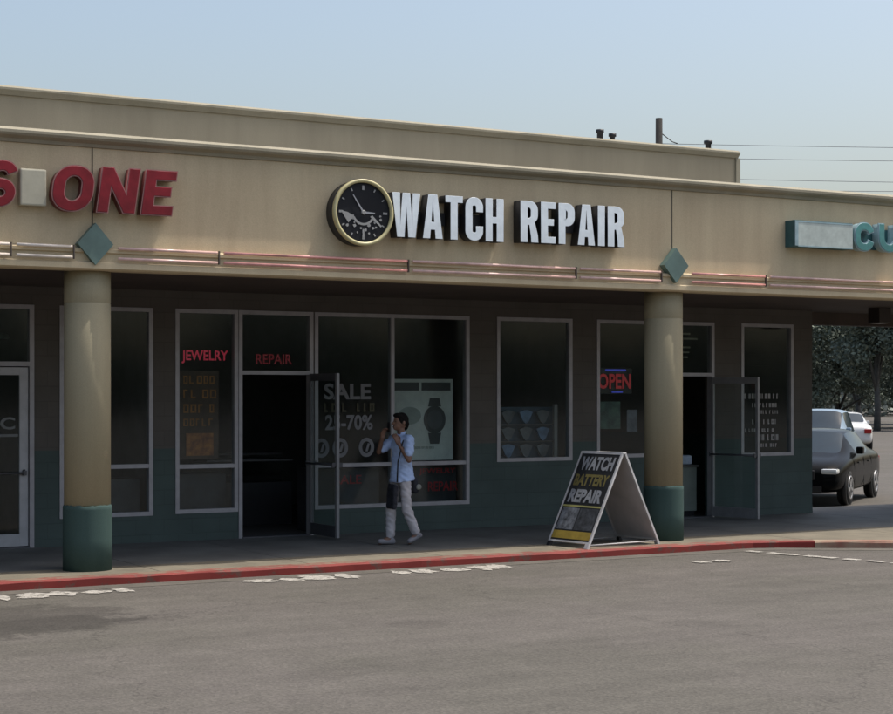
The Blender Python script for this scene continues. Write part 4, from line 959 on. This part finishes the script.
# ================================================================== TREES
def leaf_mat(name, c1, c2):
    m = bpy.data.materials.new(name); m.use_nodes = True; N = m.node_tree.nodes; L = m.node_tree.links
    b = N['Principled BSDF']; b.inputs['Roughness'].default_value = .7; b.inputs['Specular IOR Level'].default_value = .25
    g_ = N.new('ShaderNodeNewGeometry'); tc = N.new('ShaderNodeTexCoord'); nz = N.new('ShaderNodeTexNoise'); nz.inputs['Scale'].default_value = .8
    L.new(tc.outputs['Object'], nz.inputs['Vector'])
    ad = N.new('ShaderNodeMath'); ad.operation = 'MULTIPLY_ADD'; ad.inputs[1].default_value = .5; L.new(g_.outputs['Random Per Island'], ad.inputs[0]); L.new(nz.outputs[0], ad.inputs[2])
    sb_ = N.new('ShaderNodeMapRange'); sb_.inputs[1].default_value = .4; sb_.inputs[2].default_value = 1.0; L.new(ad.outputs[0], sb_.inputs[0])
    mx = N.new('ShaderNodeMix'); mx.data_type = 'RGBA'; mx.inputs[6].default_value = (*c1, 1); mx.inputs[7].default_value = (*c2, 1); L.new(sb_.outputs[0], mx.inputs[0]); L.new(mx.outputs[2], b.inputs['Base Color'])
    return m
LM = [leaf_mat('leaf_dark', (.105, .13, .105), (.165, .195, .155)), leaf_mat('leaf_grey', (.16, .18, .155), (.23, .25, .215))]
BARK = mat('bark', (.075, .072, .066), .95, .25, 4)
def crown_mesh(lobes, n, size, seed):
    r = random.Random(seed); bm = bmesh.new()
    for _ in range(n):
        cx, cy, cz, rad = r.choices(lobes, [l[3] ** 2.2 for l in lobes])[0]
        while True:
            v = Vector((r.uniform(-1, 1), r.uniform(-1, 1), r.uniform(-1, 1)))
            if .35 < v.length < 1: break
        v = v * (1 + r.uniform(-.05, .15)); p = Vector((cx, cy, cz)) + Vector((v.x, v.y, v.z * .75)) * rad
        a = Vector((r.gauss(0, 1), r.gauss(0, 1), r.gauss(0, .7))).normalized(); b_ = a.cross(Vector((r.gauss(0, 1), r.gauss(0, 1), r.gauss(0, 1)))).normalized()
        s_ = size * r.uniform(.5, 1.2)
        vs = [bm.verts.new(p + a * s_), bm.verts.new(p + b_ * s_ * .55), bm.verts.new(p - a * s_), bm.verts.new(p - b_ * s_ * .55)]
        bm.faces.new(vs)
    me = bpy.data.meshes.new('crown'); bm.to_mesh(me); bm.free(); return me
def tree(x, y, h, rad, trunk_h, tr_r, seed, lab, lm, n=24000, size=.135):
    o = empty('tree', (x, y, 0), label=lab, cat='tree', group='trees beyond the car park')
    r = random.Random(seed); lobes = []
    for i in range(16):
        a = r.uniform(0, 6.28); rr = rad * r.uniform(.1, .72); z = trunk_h + (h - trunk_h) * r.uniform(.12, .85)
        lobes.append((rr * math.cos(a), rr * math.sin(a), z, rad * r.uniform(.28, .5)))
    lobes.append((0, 0, h - rad * .35, rad * .4))
    link('crown', crown_mesh(lobes, n, size, seed), LM[lm], o)
    mb = MB(); mb.tube([(0, 0, 0), (.1, .05, trunk_h * .6), (0, .1, trunk_h + 1), (.2, 0, h * .75)], [tr_r * 1.25, tr_r, tr_r * .8, tr_r * .3], 12)
    for k in range(6):
        L_ = lobes[k]; mb.tube([(0, .05, trunk_h * .85), (L_[0] * .5, L_[1] * .5, (trunk_h + L_[2]) / 2), (L_[0], L_[1], L_[2])], [tr_r * .5, tr_r * .3, .04], 8)
    mb.build('trunk', BARK, o); return o
def at(px, Z): return cam2w((px - 446.5) / 1700 * Z, Z)
T = [(877, 97, 9.5, 3.6, 2.6, .17, 1, 'dark spreading tree with a bare trunk nearest behind the parked vehicles', 0),
     (838, 112, 8.5, 3.8, 1.0, .2, 2, 'dense dark tree behind the pale blue car, left of the bare trunk', 0),
     (808, 105, 9.0, 4.0, 1.0, .2, 3, 'dense dark tree showing at the wall end, leftmost of the row', 0),
     (858, 128, 10.5, 4.2, 1.2, .2, 4, 'greyer paler tree rising behind the bare trunk tree', 1),
     (905, 118, 9.5, 4.0, 1.5, .2, 5, 'dark tree at the right edge of the photo', 0),
     (822, 135, 11.0, 4.5, 1.2, .2, 6, 'greyish tall tree farthest left behind the row', 1),
     (940, 104, 9.0, 4.0, 1.5, .2, 8, 'dark tree mostly cut off by the right edge, beyond the edge tree', 0)]
for px, Z, h, rad, th_, tr_, sd, lab, lm in T:
    x, y = at(px, Z); tree(x, y, h, rad, th_, tr_, sd, lab, lm)
# distant wood behind everything (uncountable mass)
r = random.Random(77); lobes = []
for i in range(60):
    px = 600 + i * 9; Z = 165 + r.uniform(-6, 14); x, y = at(px, Z); lobes.append((x, y, r.uniform(1.5, 6.5), r.uniform(2.5, 4.5)))
tag(link('distant_wood', crown_mesh(lobes, 30000, .38, 5), LM[1]), 'far grey green wood closing the view beyond the car park', 'wood', kind='stuff')

# unseen wood added behind the camera to darken the reflections in the shop glass
r = random.Random(31); lobes = []
for i in range(46):
    lobes.append((-110 + i * 6 + r.uniform(-2, 2), -105 + r.uniform(-5, 3), r.uniform(1.5, 9), r.uniform(4, 7)))
tag(link('added_wood', crown_mesh(lobes, 60000, .5, 9), LM[0]), 'dark unseen wood added behind the camera to darken the shop window reflections', 'wood', kind='stuff')
# ================================================================== PERSON
def cap(bm, p0, p1, r0, r1, n=14, sq=1.0):
    """tapered capsule between two points"""
    p0, p1 = Vector(p0), Vector(p1); d = (p1 - p0); L_ = d.length; d.normalize()
    up = Vector((0, 1, 0)) if abs(d.y) < .9 else Vector((1, 0, 0)); a = d.cross(up).normalized(); b_ = d.cross(a).normalized()
    rings = []
    prof = [(-r0 * math.cos(t), r0 * math.sin(t)) for t in (R(12), R(35), R(62), R(90))] + [(L_ + r1 * math.sin(t), r1 * math.cos(t)) for t in (0, R(28), R(55), R(78))]
    for h_, rr in prof: rings.append([bm.verts.new(p0 + d * h_ + (a * math.cos(2 * math.pi * i / n) * sq + b_ * math.sin(2 * math.pi * i / n)) * rr) for i in range(n)])
    for k in range(len(rings) - 1):
        for i in range(n): bm.faces.new([rings[k][i], rings[k][(i + 1) % n], rings[k + 1][(i + 1) % n], rings[k + 1][i]])
    bm.faces.new(rings[0][::-1]); bm.faces.new(rings[-1])
def ell(bm, c, rx, ry, rz_, n=20):
    m_ = Matrix.Translation(c) @ Matrix.Diagonal((rx, ry, rz_, 1)); bmesh.ops.create_uvsphere(bm, u_segments=n, v_segments=n // 2 + 2, radius=1, matrix=m_)
def remesh(bm, name, m, parent, vox, smooth=4, folds=0):
    bmesh.ops.recalc_face_normals(bm, faces=bm.faces[:]); me = bpy.data.meshes.new(name); bm.to_mesh(me); bm.free()
    o = bpy.data.objects.new(name, me); COL.objects.link(o)
    md = o.modifiers.new('r', 'REMESH'); md.mode = 'VOXEL'; md.voxel_size = vox
    if smooth: ms = o.modifiers.new('s', 'SMOOTH'); ms.factor = .5; ms.iterations = smooth
    me2 = bake(o)
    if folds:
        for v in me2.vertices:
            p = v.co; k = mnoise.noise(Vector((p.x * 9, p.y * 9, p.z * 22 + p.x * 14))) + .5 * mnoise.noise(Vector((p.x * 24, p.y * 24, p.z * 40)))
            v.co = p + v.normal * k * folds
    return link(name, me2, m, parent, True)
pe = empty('person', (10.55, 19.92, .1), 0, 'person in light blue shirt and pale trousers walking left, both hands raised to face', 'person')
# facing -X; left side of the body is towards -Y
J = dict(pel=(.03, 0, .94), chest=(.035, 0, 1.28), neck=(.03, 0, 1.46), head=(.015, 0, 1.615),
         lh=(.04, -.09, .90), lk=(.055, -.10, .49), la=(.205, -.10, .135), lt=(.10, -.105, .04),
         rh=(.02, .09, .90), rk=(-.075, .09, .49), ra=(-.085, .09, .085), rt=(-.24, .085, .035),
         ls=(.055, -.175, 1.39), le=(.02, -.235, 1.13), lw=(-.075, -.12, 1.355),
         rs=(.01, .175, 1.39), re=(-.20, .20, 1.23), rw=(-.215, .07, 1.43))
skin_m = mat('skin', (.16, .085, .055), .6, .08, 9)
bm = bmesh.new()
def c(a, b_, r0, r1, **k): cap(bm, J[a] if isinstance(a, str) else a, J[b_] if isinstance(b_, str) else b_, r0, r1, **k)
ell(bm, (.03, 0, .95), .085, .12, .10); ell(bm, (.035, 0, 1.10), .095, .13, .17); ell(bm, (.035, 0, 1.28), .105, .155, .16)
c('neck', (.02, 0, 1.56), .055, .05); c('chest', 'neck', .09, .05)
# head with face
ell(bm, (.02, 0, 1.635), .098, .075, .108); ell(bm, (-.015, 0, 1.585), .068, .056, .07); cap(bm, (-.062, 0, 1.545), (-.045, 0, 1.545), .022, .03)
cap(bm, (-.078, 0, 1.635), (-.100, 0, 1.605), .009, .016); cap(bm, (-.083, -.016, 1.565), (-.083, .016, 1.565), .008, .008)
for s_ in (-1, 1): ell(bm, (.03, s_ * .077, 1.62), .02, .012, .032)
for p in 'lr':
    c(p + 'h', p + 'k', .058, .050); c(p + 'k', p + 'a', .052, .036); c(p + 'a', p + 't', .036, .03)
    c(p + 's', p + 'e', .048, .036); c(p + 'e', p + 'w', .037, .026)
    c((J['chest'][0], J['chest'][1] * .5, 1.37), p + 's', .07, .055)
def hand(wrist, up, palm_n, side):
    """palm plus four curled fingers and a thumb; up = direction of the hand, palm_n = direction the palm faces"""
    W_ = Vector(wrist); u = Vector(up).normalized(); n_ = Vector(palm_n).normalized(); s_ = u.cross(n_).normalized() * side
    for k in (-1, 0, 1): cap(bm, W_ + s_ * k * .018, W_ + u * .085 + s_ * k * .022, .017, .014)
    for k, L_ in zip((-1.5, -.5, .5, 1.5), (.060, .072, .068, .052)):
        b0 = W_ + u * .088 + s_ * k * .020; b1 = b0 + (u * .8 + n_ * .5).normalized() * L_ * .5; b2 = b1 + (u * .3 + n_ * .95).normalized() * L_ * .45
        cap(bm, b0, b1, .0095, .009, 8); cap(bm, b1, b2, .009, .0075, 8)
    t0 = W_ + u * .025 + s_ * -.032; t1 = t0 + (u * .6 - s_ * .6 + n_ * .5).normalized() * .045; t2 = t1 + (u * .8 + n_ * .5).normalized() * .035
    cap(bm, t0, t1, .013, .011, 8); cap(bm, t1, t2, .011, .009, 8)
hand(J['lw'], (-.35, .25, .95), (.1, 1, 0), 1); hand(J['rw'], (.12, -.30, .95), (.2, -1, 0), 1)
remesh(bm, 'body', skin_m, pe, .0055, 3)
# hair
bm = bmesh.new(); ell(bm, (.035, 0, 1.652), .100, .086, .104); cap(bm, (.09, 0, 1.60), (.085, 0, 1.56), .055, .045); ell(bm, (-.02, 0, 1.715), .065, .066, .035)
hr = remesh(bm, 'hair', mat('dark_hair', (.008, .007, .006), .9, .3, 30, spec=.15), pe, .008, 2)
# shirt
bm = bmesh.new(); r = random.Random(2)
ell(bm, (.035, 0, 1.30), .125, .185, .16); ell(bm, (.035, 0, 1.12), .125, .168, .20)
cap(bm, (.04, 0, 1.05), (.045, 0, .80), .138, .180, 20, 1.0)
bmesh.ops.bisect_plane(bm, geom=bm.verts[:] + bm.edges[:] + bm.faces[:], plane_co=(0, 0, .84), plane_no=(0.12, 0, -1), clear_outer=True)
es = [e for e in bm.edges if e.is_boundary]; bmesh.ops.holes_fill(bm, edges=es)
cap(bm, (.035, -.05, 1.385), J['ls'], .075, .072); cap(bm, (.035, .05, 1.385), J['rs'], .075, .072)
ls, le = Vector(J['ls']), Vector(J['le']); cap(bm, ls, ls.lerp(le, .62), .072, .066)
rs, re = Vector(J['rs']), Vector(J['re']); cap(bm, rs, rs.lerp(re, .75), .072, .064)
cap(bm, (.035, 0, 1.42), (.03, 0, 1.47), .07, .062)
sh = remesh(bm, 'shirt', mat('blue_cotton', (.36, .47, .70), .85, .10, 7, bump=.5, bscale=9), pe, .011, 4, .011)
# trousers
bm = bmesh.new(); ell(bm, (.03, 0, .90), .105, .135, .12)
for p in 'lr':
    k_ = Vector(J[p + 'k']); a_ = Vector(J[p + 'a']); h_ = Vector(J[p + 'h'])
    cap(bm, h_.lerp(k_, .15), k_, .077, .067); cap(bm, k_, k_.lerp(a_, .88), .070, .062)
remesh(bm, 'trousers', mat('pale_grey_cotton', (.46, .44, .46), .85, .10, 6, bump=.5, bscale=10), pe, .011, 4, .010)
# shoes
for p in 'lr':
    bm = bmesh.new(); a_ = Vector(J[p + 'a']); t_ = Vector(J[p + 't']); hd = Vector((.035, 0, -.045)) if p == 'r' else Vector((.045, 0, -.01))
    cap(bm, a_ + hd, t_ + Vector((0, 0, .012)), .040, .037, 12); cap(bm, a_ + Vector((.01, 0, -.01)), a_ + hd, .043, .040)
    remesh(bm, 'shoe', mat('grey_shoe', (.20, .20, .22), .6), pe, .008, 2)
# face details
for s_ in (-1, 1):
    mb = MB(); b2 = bmesh.new(); ell(b2, (-.066, s_ * .028, 1.638), .010, .011, .007, 10); mb.add(b2); mb.build('eye', mat('eye_dark', (.02, .015, .012), .3), pe)
mb = MB(); mb.box(-.165, -.150, -.045, .045, 1.50, 1.63, .005); 
tag(mb.build('phone', mat('phone_black', (.015, .015, .017), .3)), 'dark phone held up in front of the face of the walking person', 'phone').location = (10.55, 19.92, .1)
# dark bag carried in front of the thighs
bg = empty('shoulder_bag', (10.55, 19.92, .1), 0, 'dark long bag hanging in front of the thighs of the walking person', 'bag')
tb = MB(); tb.box(-.035, .035, -.13, .08, .0, .33, .025, Matrix.Translation((-.135, -.01, .48)) @ Matrix.Rotation(R(4), 4, 'Y')); bm = tb.bm
remesh(bm, 'bag_body', mat('black_fabric', (.014, .015, .022), .85, .2, 9, bump=.4, bscale=20), bg, .008, 3, .012)
mb = MB(); mb.tube([(-.10, -.13, .84), (-.105, -.16, 1.1), (-.04, -.17, 1.36), (.05, -.10, 1.475), (.14, .05, 1.40)], .010, 8); mb.build('strap', MATS['black_fabric'], bg)
b2_ = empty('waist_pouch', (10.55, 19.92, .1), 0, 'small dark pouch with a pale round patch at the back hip of the walking person', 'bag')
bm = bmesh.new(); cap(bm, (.20, -.05, .84), (.21, -.05, .73), .055, .06, 14); remesh(bm, 'pouch_body', MATS['black_fabric'], b2_, .01, 3)
mb = MB(); mb.lathe([(.04, 0), (.038, .012), (.01, .014)], (.235, -.108, .765), 20, 'y'); mb.build('patch', mat('pale_patch', (.20, .21, .19), .7), b2_)

print('objects', len(bpy.data.objects))
